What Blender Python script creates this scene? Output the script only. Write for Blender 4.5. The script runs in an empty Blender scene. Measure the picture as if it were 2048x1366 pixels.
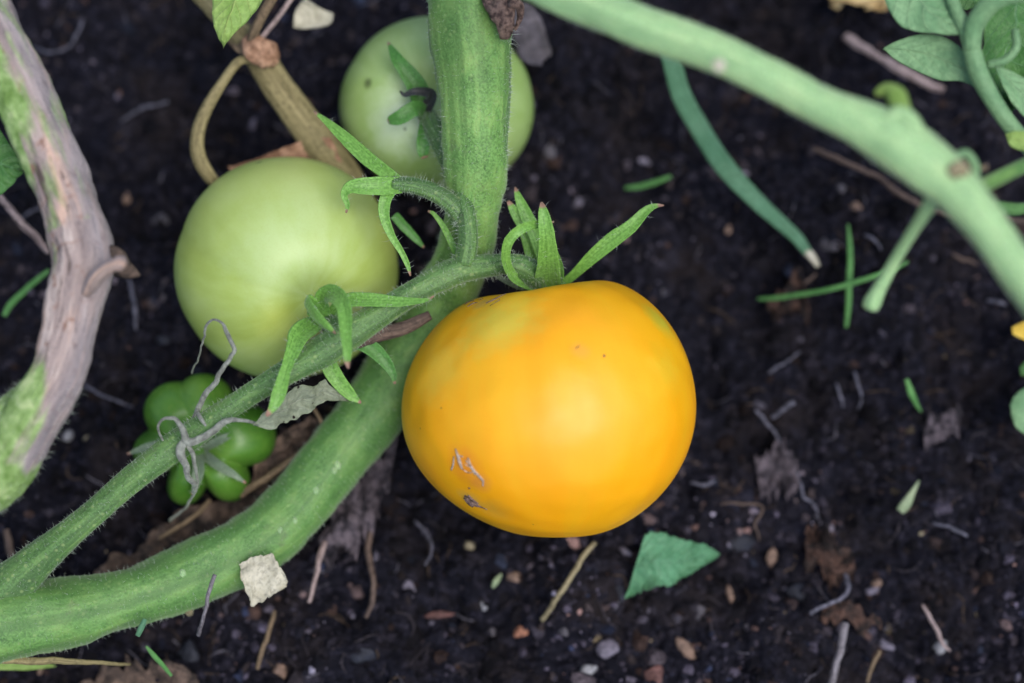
import bpy, math, random
import numpy as np
from mathutils import Vector
from mathutils.bvhtree import BVHTree

random.seed(7); RNG = np.random.default_rng(7)
scene = bpy.context.scene
COL = scene.collection

# ------------------------------------------------------------------ camera
LENS, SENSOR, TILT = 70.0, 36.0, math.radians(14)
FWD = np.array([0, math.sin(TILT), -math.cos(TILT)])
UP = np.array([0, math.cos(TILT), math.sin(TILT)])
RIGHT = np.array([1.0, 0, 0]); TOCAM = -FWD
FOCUS_H = 0.053
CAM = np.array([0, 0, 0.05]) - FWD * 0.476
cd = bpy.data.cameras.new("camera"); cam = bpy.data.objects.new("camera", cd); COL.objects.link(cam)
cam.location = CAM; cam.rotation_euler = (TILT, 0, 0)
cd.lens = LENS; cd.sensor_width = SENSOR; cd.clip_start = 0.02; cd.clip_end = 60
cd.dof.use_dof = True; cd.dof.focus_distance = 0.473; cd.dof.aperture_fstop = 4.2
scene.camera = cam

# ------------------------------------------------------------------ light: overcast noon
world = bpy.data.worlds.new("World"); scene.world = world; world.use_nodes = True
wn = world.node_tree; bg = wn.nodes["Background"]
sky = wn.nodes.new("ShaderNodeTexSky"); sky.sky_type = 'NISHITA'; sky.sun_disc = False
SUN_EL, SUN_ROT = math.radians(68), math.radians(128)
sky.sun_elevation = SUN_EL; sky.sun_rotation = SUN_ROT
sky.air_density = 1.0; sky.dust_density = 2.5; sky.ozone_density = 1.5
wn.links.new(sky.outputs[0], bg.inputs[0]); bg.inputs[1].default_value = 0.11
sl = bpy.data.lights.new("sun", 'SUN'); so = bpy.data.objects.new("sun", sl); COL.objects.link(so)
sl.energy = 1.5; sl.angle = math.radians(42); sl.color = (1.0, 0.985, 0.965)
sd = Vector((math.sin(SUN_ROT) * math.cos(SUN_EL), math.cos(SUN_ROT) * math.cos(SUN_EL), math.sin(SUN_EL)))
so.rotation_euler = sd.to_track_quat('Z', 'Y').to_euler(); so.location = (0, 0, 3)
scene.view_settings.view_transform = 'Standard'; scene.view_settings.look = 'None'
scene.view_settings.exposure = 0.76; scene.view_settings.gamma = 1
scene.render.engine = 'CYCLES'; scene.cycles.use_denoising = True
scene.cycles.max_bounces = 8; scene.cycles.transparent_max_bounces = 8

# ------------------------------------------------------------------ projection helper: photo pixel + height above ground -> world point
K = SENSOR / LENS / 2048.0
def P(px, py, h):
    d = FWD + RIGHT * ((px - 1024) * K) + UP * ((683 - py) * K)
    t = (h - CAM[2]) / d[2]
    return CAM + d * t
def S(p): return float(np.dot(np.asarray(p) - CAM, FWD)) * K       # metres per pixel there

# ------------------------------------------------------------------ noise
_T = RNG.random((256, 256))
def vnoise(x, y, f, o=0.0):
    x = np.asarray(x) * f + 31.7 + o * 17.3; y = np.asarray(y) * f + 11.9 + o * 7.1
    xi = np.floor(x).astype(int); yi = np.floor(y).astype(int)
    u = x - xi; v = y - yi; u = u * u * (3 - 2 * u); v = v * v * (3 - 2 * v)
    a = _T[xi % 256, yi % 256]; b = _T[(xi + 1) % 256, yi % 256]
    c = _T[xi % 256, (yi + 1) % 256]; d = _T[(xi + 1) % 256, (yi + 1) % 256]
    return (a * (1 - u) + b * u) * (1 - v) + (c * (1 - u) + d * u) * v - 0.5
def gz_low(x, y):
    return 0.010 * vnoise(x, y, 22) + 0.008 * vnoise(x, y, 60, 1)
def gz(x, y):
    h = gz_low(x, y) + 0.0060 * vnoise(x, y, 150, 2)
    h = h + 0.0050 * (0.25 - np.abs(vnoise(x, y, 330, 3))) + 0.0026 * (0.25 - np.abs(vnoise(x, y, 800, 4)))
    return h
def G(px, py, dh=0.0):
    h = 0.0
    for _ in range(4):
        p = P(px, py, h); h = float(gz_low(p[0], p[1])) + dh
    return P(px, py, h)

# ------------------------------------------------------------------ objects
def thing(name, label, cat, loc, group=None):
    o = bpy.data.objects.new(name, None); COL.objects.link(o); o.empty_display_size = 0.01
    o.location = [float(c) for c in loc]; o['label'] = label; o['category'] = cat
    if group: o['group'] = group
    return o
def tag(o, label, cat, group=None):
    o['label'] = label; o['category'] = cat
    group = group or {'pebble': 'pebbles lying on the soil', 'root': 'root pieces lying on the soil', 'twig': 'twigs lying on the soil',
                      'grass_blade': 'grass blades lying on the soil', 'dead_leaf': 'dead leaves lying on the soil'}.get(o.name.split('.')[0])
    if group: o['group'] = group
    return o
def origin_of(o):
    l = Vector((0, 0, 0))
    while o is not None: l = l + o.location; o = o.parent
    return np.array(l)
def mk(name, V, F, mat, parent=None, attrs=None, smooth=True, kind=None, at=None):
    V = np.asarray(V, dtype=float)
    base = origin_of(parent) if parent is not None else np.zeros(3)
    loc = np.zeros(3)
    if at is not None: loc = np.asarray(at, dtype=float) - base
    V = V - base - loc
    m = bpy.data.meshes.new(name)
    if isinstance(F, np.ndarray):
        nf, k = F.shape
        m.vertices.add(len(V)); m.vertices.foreach_set('co', V.astype(np.float32).ravel())
        m.loops.add(nf * k); m.loops.foreach_set('vertex_index', F.astype(np.int32).ravel())
        m.polygons.add(nf); m.polygons.foreach_set('loop_start', (np.arange(nf) * k).astype(np.int32))
        m.update(calc_edges=True); m.validate()
    else:
        m.from_pydata(V.tolist(), [], F)
    m.polygons.foreach_set('use_smooth', np.full(len(m.polygons), smooth))
    for an, av in (attrs or {}).items():
        a = m.attributes.new(an, 'FLOAT_VECTOR', 'POINT')
        a.data.foreach_set('vector', np.asarray(av, dtype=np.float32).ravel())
    m.materials.append(mat); m.update()
    o = bpy.data.objects.new(name, m); COL.objects.link(o); o.location = loc
    if parent is not None: o.parent = parent
    if kind: o['kind'] = kind
    return o

# ------------------------------------------------------------------ node helper
class N:
    def __init__(s, name):
        s.m = bpy.data.materials.new(name); s.m.use_nodes = True; s.t = s.m.node_tree
        s.b = s.t.nodes["Principled BSDF"]
    def n(s, typ, **kw):
        x = s.t.nodes.new(typ)
        for k, v in kw.items(): setattr(x, k, v)
        return x
    def l(s, a, b): s.t.links.new(a, b)
    def attr(s, name='tc'):
        a = s.n('ShaderNodeAttribute'); a.attribute_name = name; return a.outputs['Vector']
    def obj(s): return s.n('ShaderNodeTexCoord').outputs['Object']
    def scale(s, v, sc):
        mm = s.n('ShaderNodeVectorMath', operation='MULTIPLY'); s.l(v, mm.inputs[0]); mm.inputs[1].default_value = sc
        return mm.outputs[0]
    def noise(s, v, sc=1.0, det=4, rough=0.55, dist=0.0):
        x = s.n('ShaderNodeTexNoise'); s.l(v, x.inputs['Vector']); x.inputs['Scale'].default_value = sc
        x.inputs['Detail'].default_value = det; x.inputs['Roughness'].default_value = rough
        x.inputs['Distortion'].default_value = dist; return x.outputs['Fac']
    def voro(s, v, sc, out='Distance'):
        x = s.n('ShaderNodeTexVoronoi'); s.l(v, x.inputs['Vector']); x.inputs['Scale'].default_value = sc
        return x.outputs[out]
    def ramp(s, f, stops, interp='LINEAR'):
        r = s.n('ShaderNodeValToRGB'); s.l(f, r.inputs[0]); r.color_ramp.interpolation = interp
        e = r.color_ramp.elements
        while len(e) < len(stops): e.new(0.5)
        for i, (p, c) in enumerate(stops):
            e[i].position = p; e[i].color = tuple(c) + (1,) if not isinstance(c, (int, float)) else (c, c, c, 1)
        return r.outputs[0]
    def mix(s, f, a, b, mode='MIX'):
        x = s.n('ShaderNodeMix', data_type='RGBA', blend_type=mode)
        for sock, val in ((x.inputs[0], f), (x.inputs[6], a), (x.inputs[7], b)):
            if hasattr(val, 'links'): s.l(val, sock)
            elif isinstance(val, (int, float)): sock.default_value = val
            else: sock.default_value = tuple(val) + (1,)
        return x.outputs[2]
    def math(s, op, a, b=0.0, c=None):
        x = s.n('ShaderNodeMath', operation=op)
        for i, v in enumerate((a, b) if c is None else (a, b, c)):
            if hasattr(v, 'links'): s.l(v, x.inputs[i])
            else: x.inputs[i].default_value = v
        return x.outputs[0]
    def sep(s, v):
        x = s.n('ShaderNodeSeparateXYZ'); s.l(v, x.inputs[0]); return x.outputs
    def bump(s, h, dist, strength=1.0):
        x = s.n('ShaderNodeBump'); s.l(h, x.inputs['Height']); x.inputs['Distance'].default_value = dist
        x.inputs['Strength'].default_value = strength; s.l(x.outputs[0], s.b.inputs['Normal'])
    def out(s, col, rough=0.6, spec=0.5, sss=0.0, rad=(1, .6, .3), ssc=0.002, sheen=0.0, transl=None):
        b = s.b
        if hasattr(col, 'links'): s.l(col, b.inputs['Base Color'])
        else: b.inputs['Base Color'].default_value = tuple(col) + (1,)
        if hasattr(rough, 'links'): s.l(rough, b.inputs['Roughness'])
        else: b.inputs['Roughness'].default_value = rough
        b.inputs['Specular IOR Level'].default_value = spec
        if sss:
            b.inputs['Subsurface Weight'].default_value = sss; b.inputs['Subsurface Radius'].default_value = rad
            b.inputs['Subsurface Scale'].default_value = ssc
        if sheen:
            b.inputs['Sheen Weight'].default_value = sheen; b.inputs['Sheen Roughness'].default_value = 0.4
            b.inputs['Sheen Tint'].default_value = (0.85, 1.0, 0.75, 1)
        if transl:
            tr = s.n('ShaderNodeBsdfTranslucent'); ms = s.n('ShaderNodeMixShader'); ms.inputs[0].default_value = transl
            if hasattr(col, 'links'): s.l(col, tr.inputs[0])
            else: tr.inputs[0].default_value = tuple(col) + (1,)
            s.l(b.outputs[0], ms.inputs[1]); s.l(tr.outputs[0], ms.inputs[2])
            s.l(ms.outputs[0], s.t.nodes['Material Output'].inputs[0])
        return s.m

def green_stem(name, dark, mid, light, dot=0.15, purple=0.3, sheen=0.25):
    n = N(name); tc = n.attr(); ob = n.obj()
    streak = n.noise(n.scale(tc, (2.2, 2.2, 120)), 1.0, 5, 0.65, 0.3)
    c = n.ramp(streak, [(0.30, dark), (0.5, mid), (0.72, light)])
    blot = n.noise(ob, 110, 3)
    c = n.mix(n.ramp(blot, [(0.5, 0.0), (0.72, 0.55)]), c, light)
    fine = n.noise(ob, 1700, 2, 0.6)
    c = n.mix(n.ramp(fine, [(0.42, 0.0), (0.62, 0.45)]), c, tuple(min(1, x * 1.7 + 0.02) for x in mid))
    c = n.mix(n.ramp(fine, [(0.28, 0.3), (0.40, 0.0)]), c, tuple(x * 0.45 for x in dark))
    band = n.noise(n.scale(tc, (2.0, 2.0, 6)), 1.0, 2, 0.5)
    c = n.mix(n.ramp(band, [(0.42, 0.55), (0.52, 0.0)]), c, dark)
    if name == 'green_stem':                                          # shade under fruit and truss painted into the low stem's older, deeper green
        c = n.mix(n.ramp(n.sep(n.attr('tu'))[0], [(0.42, 0.0), (0.52, 0.5), (0.70, 0.35), (1.0, 0.2)]), c, (0.04, 0.13, 0.03))
    vd = n.voro(n.scale(ob, (1, 1, 1)), 420)
    c = n.mix(n.math('MULTIPLY', n.ramp(vd, [(0.10, 1.0), (0.24, 0.0)]), dot), c, (0.42, 0.52, 0.2))
    pn = n.noise(ob, 240, 3)
    c = n.mix(n.math('MULTIPLY', n.ramp(pn, [(0.62, 0.0), (0.75, 1.0)]), purple), c, (0.09, 0.055, 0.06))
    n.bump(n.math('ADD', n.math('MULTIPLY', fine, 0.5), streak), 0.0006, 0.6)
    return n.out(c, 0.55, 0.4, 0.12, (0.5, 1, .3), 0.0015, sheen)

M = {}
M['stem'] = green_stem('green_stem', (0.05, 0.125, 0.024), (0.115, 0.245, 0.055), (0.24, 0.38, 0.10))
M['truss'] = green_stem('fuzzy_truss', (0.035, 0.085, 0.022), (0.07, 0.155, 0.038), (0.15, 0.26, 0.07), 0.3, 0.3, 0.22)
M['pale_stem'] = green_stem('pale_side_stem', (0.20, 0.35, 0.155), (0.28, 0.45, 0.20), (0.38, 0.51, 0.235), 0.15, 0.05, 0.4)

def sepal_mat(name, dark, light, tip=(0.30, 0.17, 0.12)):
    n = N(name); tc = n.attr(); ob = n.obj()
    c = n.ramp(n.noise(n.scale(tc, (4, 4, 60)), 1, 4), [(0.32, dark), (0.68, light)])
    fine = n.noise(ob, 1500, 2)
    c = n.mix(n.ramp(fine, [(0.45, 0.0), (0.65, 0.4)]), c, tuple(min(1, x * 1.5 + 0.01) for x in light))
    a2 = n.sep(n.attr('tu'))[0]
    c = n.mix(n.ramp(n.math('ADD', a2, n.math('MULTIPLY', n.noise(ob, 600, 2), 0.05)), [(0.965, 0.0), (0.99, 1.0)]), c, tip)
    n.bump(fine, 0.0003, 0.6)
    return n.out(c, 0.45, 0.4, 0.15, (0.5, 1, .3), 0.0012, 0.3, transl=0.12)
M['sepal'] = sepal_mat('sepal_green', (0.085, 0.22, 0.028), (0.19, 0.40, 0.075))
M['sepal_dark'] = sepal_mat('sepal_dark_green', (0.045, 0.15, 0.02), (0.08, 0.24, 0.045))
M['sepal_grey'] = sepal_mat('sepal_grey_green', (0.10, 0.15, 0.09), (0.18, 0.24, 0.15))
M['sepal_black'] = sepal_mat('sepal_withered', (0.018, 0.018, 0.02), (0.05, 0.05, 0.05), (0.02, 0.02, 0.02))

def plain(name, a, b, sc=400, rough=0.75, spec=0.3, bump=0.0004, stops=(0.35, 0.65), long=None, transl=None, sheen=0):
    n = N(name); v = n.scale(n.attr(), long) if long else n.obj()
    f = n.noise(v, 1 if long else sc, 5, 0.6)
    c = n.ramp(f, [(stops[0], a), (stops[1], b)])
    f2 = n.noise(n.obj(), 900, 3)
    c = n.mix(n.ramp(f2, [(0.35, 0.45), (0.5, 0.0)]), c, tuple(x * 0.4 for x in a))
    n.bump(n.math('ADD', f, f2), bump, 0.7)
    return n.out(c, rough, spec, transl=transl, sheen=sheen)
M['hair'] = plain('plant_hair', (0.42, 0.5, 0.40), (0.62, 0.68, 0.58), 100, 0.5, 0.4)
M['dry_grey'] = plain('dried_grey', (0.13, 0.135, 0.115), (0.25, 0.265, 0.225), 420, 0.8, sheen=0.3, stops=(0.38, 0.62))
M['dry_tan'] = plain('dried_tan', (0.07, 0.05, 0.032), (0.24, 0.17, 0.10), long=(2.5, 2.5, 60))
M['dry_olive'] = plain('dried_olive', (0.14, 0.115, 0.05), (0.31, 0.26, 0.125), long=(2.5, 2.5, 60))
M['straw'] = plain('straw', (0.13, 0.11, 0.06), (0.34, 0.29, 0.17), long=(2, 2, 150))
M['twig_grey'] = plain('twig_grey', (0.08, 0.07, 0.075), (0.26, 0.24, 0.26), long=(2, 2, 200))
M['twig_brown'] = plain('twig_brown', (0.05, 0.035, 0.03), (0.16, 0.11, 0.085), long=(2, 2, 150))
M['twig_pink'] = plain('twig_pink', (0.09, 0.06, 0.055), (0.46, 0.36, 0.34), long=(2, 2, 150))
M['root'] = plain('pale_root', (0.03, 0.03, 0.04), (0.15, 0.145, 0.185), 600)
M['paper_brown'] = plain('papery_brown', (0.16, 0.075, 0.04), (0.45, 0.27, 0.17), 260)
M['leaf_dead_brown'] = plain('dead_leaf_brown', (0.012, 0.008, 0.007), (0.080, 0.042, 0.030), 330, bump=0.0015, stops=(0.4, 0.62))
M['leaf_dead_grey'] = plain('dead_leaf_grey', (0.010, 0.008, 0.012), (0.13, 0.105, 0.12), 300, bump=0.0018, stops=(0.40, 0.62))
M['scrap_pale'] = plain('bleached_scrap', (0.36, 0.34, 0.25), (0.52, 0.49, 0.38), 300, 0.85)
M['leaf_ash'] = plain('dead_leaf_ash', (0.05, 0.045, 0.05), (0.13, 0.115, 0.13), 200)
M['bark_brown'] = plain('bark_litter', (0.022, 0.016, 0.013), (0.17, 0.115, 0.085), 200, bump=0.0015, stops=(0.38, 0.68))
M['scar'] = plain('corky_scar', (0.22, 0.16, 0.11), (0.55, 0.46, 0.38), 1500)
M['scab'] = plain('brown_scab', (0.06, 0.035, 0.03), (0.26, 0.17, 0.13), 900, bump=0.001)
M['yellow_leaf'] = plain('yellow_leaf', (0.55, 0.36, 0.04), (0.7, 0.5, 0.08), 200, 0.6)
M['tan_leaf'] = plain('tan_leaf', (0.42, 0.27, 0.10), (0.58, 0.46, 0.24), 200, 0.7)

def leaf_mat(name, a, b, vein, spec=0.35, rough=0.5, dots=0.0, vs=0.5, transl=0.22):
    n = N(name); tc = n.sep(n.attr()); ob = n.obj()
    c = n.ramp(n.noise(ob, 160, 4), [(0.35, a), (0.65, b)])
    av = n.math('ABSOLUTE', n.math('SUBTRACT', tc[1], 0.5))
    midr = n.ramp(av, [(0.0, 1.0), (0.035, 0.0)])
    side = n.math('SINE', n.math('MULTIPLY', n.math('ADD', tc[0], n.math('MULTIPLY', av, -0.55)), 42.0))
    side = n.ramp(side, [(0.90, 0.0), (1.0, 0.6)])
    ve = n.math('MAXIMUM', midr, side)
    c = n.mix(n.math('MULTIPLY', ve, vs), c, vein)
    fine = n.noise(ob, 900, 3)
    c = n.mix(n.ramp(fine, [(0.42, 0.3), (0.55, 0.0)]), c, tuple(x * 0.6 for x in a))
    if dots:
        c = n.mix(n.ramp(n.voro(ob, 300), [(0.10, 1.0), (0.14, 0.0)]), c, (0.02, 0.015, 0.012))
    n.bump(n.math('ADD', n.math('MULTIPLY', ve, -0.6), fine), 0.0006, 0.7)
    return n.out(c, rough, spec, transl=transl, sheen=0.2)
M['leaf_mint'] = leaf_mat('soft_green_leaf', (0.17, 0.35, 0.16), (0.25, 0.44, 0.21), (0.32, 0.48, 0.26))
M['leaf_green'] = leaf_mat('green_leaf', (0.05, 0.17, 0.035), (0.10, 0.25, 0.065), (0.17, 0.33, 0.17))
M['leaf_fragment'] = leaf_mat('fragment_leaf', (0.075, 0.23, 0.105), (0.12, 0.32, 0.165), (0.16, 0.36, 0.22), vs=0.6)
M['leaf_lime'] = leaf_mat('lime_leaf', (0.24, 0.40, 0.08), (0.34, 0.50, 0.13), (0.45, 0.52, 0.16))
M['leaf_withered'] = leaf_mat('withered_leaf', (0.20, 0.24, 0.16), (0.31, 0.35, 0.25), (0.40, 0.42, 0.33), 0.2, 0.8, dots=1)
M['grass'] = leaf_mat('grass_blade', (0.085, 0.27, 0.06), (0.14, 0.37, 0.10), (0.2, 0.42, 0.14))
M['chive'] = leaf_mat('blue_green_blade', (0.08, 0.22, 0.11), (0.12, 0.29, 0.16), (0.15, 0.33, 0.19))
M['grass_pale'] = leaf_mat('pale_grass', (0.30, 0.40, 0.22), (0.42, 0.50, 0.30), (0.5, 0.5, 0.35))

# tomatoes
def fruit_mat(name, kind, marks=()):
    n = N(name); tc = n.attr(); ob = n.obj(); s3 = n.sep(tc)
    streak = n.noise(n.scale(tc, (2.6, 2.6, 0.30) if kind == 'orange' else (1.5, 1.5, 0.8)), 1.0, 4, 0.6)
    broad = n.noise(ob, 26, 2, 0.4)
    fine = n.noise(ob, 1800, 2, 0.5)
    if kind == 'orange':
        c = n.ramp(streak, [(0.30, (0.86, 0.36, 0.001)), (0.5, (0.87, 0.385, 0.001)), (0.70, (0.82, 0.415, 0.004))])
        c = n.mix(n.ramp(broad, [(0.45, 0.0), (0.68, 0.5)]), c, (0.83, 0.46, 0.004))
        c = n.mix(n.ramp(broad, [(0.30, 0.45), (0.45, 0.0)]), c, (0.87, 0.34, 0.002))
    elif kind == 'pale':
        c = n.ramp(streak, [(0.32, (0.29, 0.38, 0.07)), (0.5, (0.35, 0.46, 0.115)), (0.7, (0.40, 0.51, 0.18))])
        c = n.mix(n.ramp(broad, [(0.42, 0.0), (0.70, 0.6)]), c, (0.43, 0.49, 0.14))
    elif kind == 'mid':
        c = n.ramp(streak, [(0.32, (0.26, 0.40, 0.10)), (0.5, (0.32, 0.46, 0.15)), (0.7, (0.39, 0.53, 0.21))])
    else:
        c = n.ramp(streak, [(0.32, (0.028, 0.10, 0.010)), (0.5, (0.06, 0.17, 0.018)), (0.7, (0.11, 0.24, 0.035))])
        c = n.mix(n.ramp(broad, [(0.5, 0.0), (0.7, 0.4)]), c, (0.08, 0.21, 0.03))
    for (loc, rad, col, amt) in marks:                                # own-coloured skin patches and the rear fruit's painted reflection (object space)
        d = n.n('ShaderNodeVectorMath', operation='DISTANCE'); n.l(ob, d.inputs[0]); d.inputs[1].default_value = loc
        wob = n.math('ADD', d.outputs['Value'], n.math('MULTIPLY', n.math('SUBTRACT', n.noise(ob, 260, 3), 0.5), rad * 0.9))
        mask = n.ramp(n.math('DIVIDE', wob, rad), [(0.25, amt), (1.0, 0.0)])
        c = n.mix(mask, c, col)
    c = n.mix(n.ramp(fine, [(0.30, 0.10), (0.5, 0.0)]), c, (0.30, 0.30, 0.05) if kind != 'orange' else (0.75, 0.25, 0.0))
    vs = n.voro(ob, 150); rnd = n.voro(ob, 150, 'Color')
    spk = n.math('MULTIPLY', n.ramp(vs, [(0.025, 0.9), (0.050, 0.0)]), n.math('GREATER_THAN', n.sep(rnd)[0], 0.55))
    c = n.mix(spk, c, (0.09, 0.05, 0.02) if kind == 'orange' else (0.03, 0.05, 0.02))
    n.bump(n.math('ADD', n.math('MULTIPLY', fine, 0.03), n.noise(ob, 75 if kind != 'small' else 120, 1.0, 0.4)), 0.0016 if kind == 'orange' else 0.0008, 0.8)
    rough = n.ramp(n.noise(ob, 120, 4), [(0.35, 0.42), (0.65, 0.50)]) if kind != 'small' else n.ramp(n.noise(ob, 120, 4), [(0.35, 0.30), (0.65, 0.42)])
    sss = {'orange': (1.0, 0.42, 0.05), 'pale': (0.7, 1, 0.3), 'mid': (0.6, 1, 0.3), 'small': (0.4, 1, 0.2)}[kind]
    n.b.inputs['Coat Weight'].default_value = 0.2 if kind != 'small' else 0.0; n.b.inputs['Coat Roughness'].default_value = 0.5
    return n.out(c, rough, 0.42, 0.10, sss, 0.003)

# woody stem: green skin, pink-tan peeled bark, grey cork
def woody():
    n = N('peeling_woody_stem'); tc = n.attr(); s3 = n.sep(tc); ob = n.obj()
    streak = n.noise(n.scale(tc, (2.6, 2.6, 60)), 1, 5, 0.62, 0.4)
    patch = n.noise(n.scale(tc, (1.5, 1.5, 34)), 1, 4, 0.55, 0.6)
    bark = n.ramp(streak, [(0.30, (0.12, 0.09, 0.08)), (0.40, (0.26, 0.205, 0.19)), (0.55, (0.37, 0.29, 0.26)), (0.66, (0.52, 0.43, 0.38))])
    bark = n.mix(n.ramp(patch, [(0.50, 0.0), (0.60, 0.75)]), bark, (0.60, 0.40, 0.30))
    bark = n.mix(n.ramp(n.noise(ob, 330, 4), [(0.58, 0.0), (0.68, 0.7)]), bark, (0.20, 0.09, 0.05))
    bark = n.mix(n.ramp(n.noise(n.scale(tc, (6, 6, 130)), 1, 4, 0.6, 0.5), [(0.34, 0.85), (0.43, 0.0)]), bark, (0.09, 0.065, 0.055))
    bark = n.mix(n.math('MULTIPLY', n.ramp(n.math('MULTIPLY', s3[1], -1.0), [(0.25, 0.0), (0.75, 1.0)]), 0.7), bark, n.mix(streak, (0.13, 0.12, 0.13), (0.34, 0.31, 0.33)))
    g = n.ramp(n.noise(ob, 240, 5, 0.65), [(0.35, (0.12, 0.21, 0.05)), (0.55, (0.25, 0.37, 0.13)), (0.7, (0.42, 0.50, 0.24))])
    gm = n.sep(n.attr('tu'))[1]                                       # share of green skin, laid along the stem
    gm = n.math('ADD', gm, n.math('MULTIPLY', n.math('SUBTRACT', n.noise(n.scale(tc, (2.5, 2.5, 70)), 1, 4), 0.5), 0.9))
    c = n.mix(n.ramp(gm, [(0.40, 0.0), (0.60, 1.0)]), bark, g)
    n.bump(n.math('ADD', n.math('MULTIPLY', streak, 1.5), n.math('ADD', patch, n.noise(ob, 700, 3))), 0.0009, 0.9)
    return n.out(c, 0.8, 0.15)
M['woody'] = woody()

def soil_mat(name, use_col):
    n = N(name); ob = n.obj()
    if use_col:
        base = n.attr('col'); f = n.noise(ob, 900, 4, 0.65)
        c = n.mix(n.ramp(f, [(0.38, 0.65), (0.6, 0.0)]), base, (0.008, 0.007, 0.009))
    else:
        f = n.noise(ob, 420, 6, 0.7)
        c = n.ramp(f, [(0.32, (0.0015, 0.0016, 0.0035)), (0.52, (0.007, 0.007, 0.012)), (0.66, (0.026, 0.024, 0.036)), (0.76, (0.09, 0.08, 0.095))])
        c = n.mix(n.ramp(n.noise(ob, 45, 3), [(0.5, 0.0), (0.68, 0.6)]), c, (0.020, 0.015, 0.014))
    n.bump(n.noise(ob, 1300, 4, 0.7), 0.0006, 0.9)
    return n.out(c, 0.8, 0.10)
M['soil'] = soil_mat('dark_soil', False); M['crumb'] = soil_mat('soil_crumb', True)

# ------------------------------------------------------------------ geometry makers
def crom(A, n):
    A = np.asarray(A, float); k = len(A)
    if k == 2: A = np.array([A[0], (A[0] + A[1]) / 2, A[1]]); k = 3
    Q = np.vstack([2 * A[0] - A[1], A, 2 * A[-1] - A[-2]])
    seg = np.linalg.norm(np.diff(A[:, :3], axis=0), axis=1); cum = np.concatenate([[0], np.cumsum(seg)])
    s = np.linspace(0, cum[-1], n); out = []
    for v in s:
        i = min(max(int(np.searchsorted(cum, v, 'right')) - 1, 0), k - 2)
        t = (v - cum[i]) / max(seg[i], 1e-9)
        p0, p1, p2, p3 = Q[i], Q[i + 1], Q[i + 2], Q[i + 3]
        out.append(0.5 * ((2 * p1) + (-p0 + p2) * t + (2 * p0 - 5 * p1 + 4 * p2 - p3) * t * t + (-p0 + 3 * p1 - 3 * p2 + p3) * t ** 3))
    return np.array(out), s
def pts3(pts, ground=False):
    out = []
    for q in pts:
        p = G(q[0], q[1], q[2] * 0.01) if ground else P(q[0], q[1], q[2] * 0.01)
        out.append([*p, q[3] * S(p)])
    return np.array(out)
def tube_data(pts, n=40, sides=14, flat=1.0, roll=0.0, cup=0.0, ridge=0.0, lump=0.0, kinks=0.0, ground=False, cap=True, raw=None, seed=0, rollend=None):
    A = raw if raw is not None else pts3(pts, ground)
    C, s = crom(A, n); R = np.maximum(C[:, 3], 1e-5); C = C[:, :3]
    if kinks:
        for ax in range(3):
            C[:, ax] += kinks * (vnoise(s, s * 0 + ax, 260, seed + ax) * 1.0 + vnoise(s, s * 0 + ax, 700, seed + ax) * 0.4) * (1 if ax < 2 else 0.4)
    T = np.gradient(C, axis=0); T /= np.linalg.norm(T, axis=1)[:, None]
    Nn = TOCAM - (T @ TOCAM)[:, None] * T
    Nn /= np.maximum(np.linalg.norm(Nn, axis=1), 1e-6)[:, None]
    for i in range(1, n):
        if np.dot(Nn[i], Nn[i - 1]) < 0.2:
            v = Nn[i - 1] - np.dot(Nn[i - 1], T[i]) * T[i]; Nn[i] = v / max(np.linalg.norm(v), 1e-6)
    B = np.cross(T, Nn)
    th = np.arange(sides) / sides * 2 * math.pi
    V = []; TC = []; TU = []; NR = []
    for i in range(n):
        rl = roll if rollend is None else roll + (rollend - roll) * i / (n - 1)
        rl = math.radians(rl)
        N2 = Nn[i] * math.cos(rl) + B[i] * math.sin(rl); B2 = -Nn[i] * math.sin(rl) + B[i] * math.cos(rl)
        r = R[i] * (1 + lump * 2 * vnoise(np.cos(th) * 0.8 + s[i] * 90, np.sin(th) * 0.8, 1.3, seed)
                    + lump * 0.8 * vnoise(np.cos(th) * 0.8 + s[i] * 300, np.sin(th) * 0.8 + s[i] * 100, 2.3, seed + 2))
        r = r * (1 + ridge * np.cos(5 * th + s[i] * 12))
        x = r * np.sin(th); z = r * np.cos(th) * flat
        z = z + cup * (x / R[i]) ** 2 * R[i]
        ring = C[i] + np.outer(x, B2) + np.outer(z, N2)
        V.append(ring); TC.append(np.stack([np.cos(th), np.sin(th), np.full(sides, s[i])], 1))
        TU.append(np.stack([np.full(sides, s[i] / s[-1]), th * 0, th * 0], 1))
        NR.append(np.outer(np.sin(th), B2) + np.outer(np.cos(th), N2))
    V = np.vstack(V); TC = np.vstack(TC); TU = np.vstack(TU); NR = np.vstack(NR)
    F = []
    for i in range(n - 1):
        a = i * sides + np.arange(sides); b = i * sides + (np.arange(sides) + 1) % sides
        F += np.stack([a, b, b + sides, a + sides], 1).tolist()
    F.append(list(range(sides))[::-1]); F.append([(n - 1) * sides + j for j in range(sides)])
    return V, F, TC, TU, NR, C, R
def tube(name, pts, mat, parent=None, base=None, tufn=None, **kw):
    if pts is not None and name in ('root', 'dried_tendril', 'twig'): pts = [(a, b, c - (0.15 if name == 'root' else 0), d * {'twig': 0.8, 'root': 0.5}.get(name, 0.7)) for a, b, c, d in pts]
    V, F, TC, TU, NR, C, R = tube_data(pts, **kw)
    if tufn is not None: TU = tufn(TU, TC, V)
    at = None
    if parent is None: at = C[0]
    o = mk(name, V, F, mat, parent, {'tc': TC, 'tu': TU}, at=at)
    o_d[o.name] = (V, NR)
    return o
o_d = {}
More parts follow.
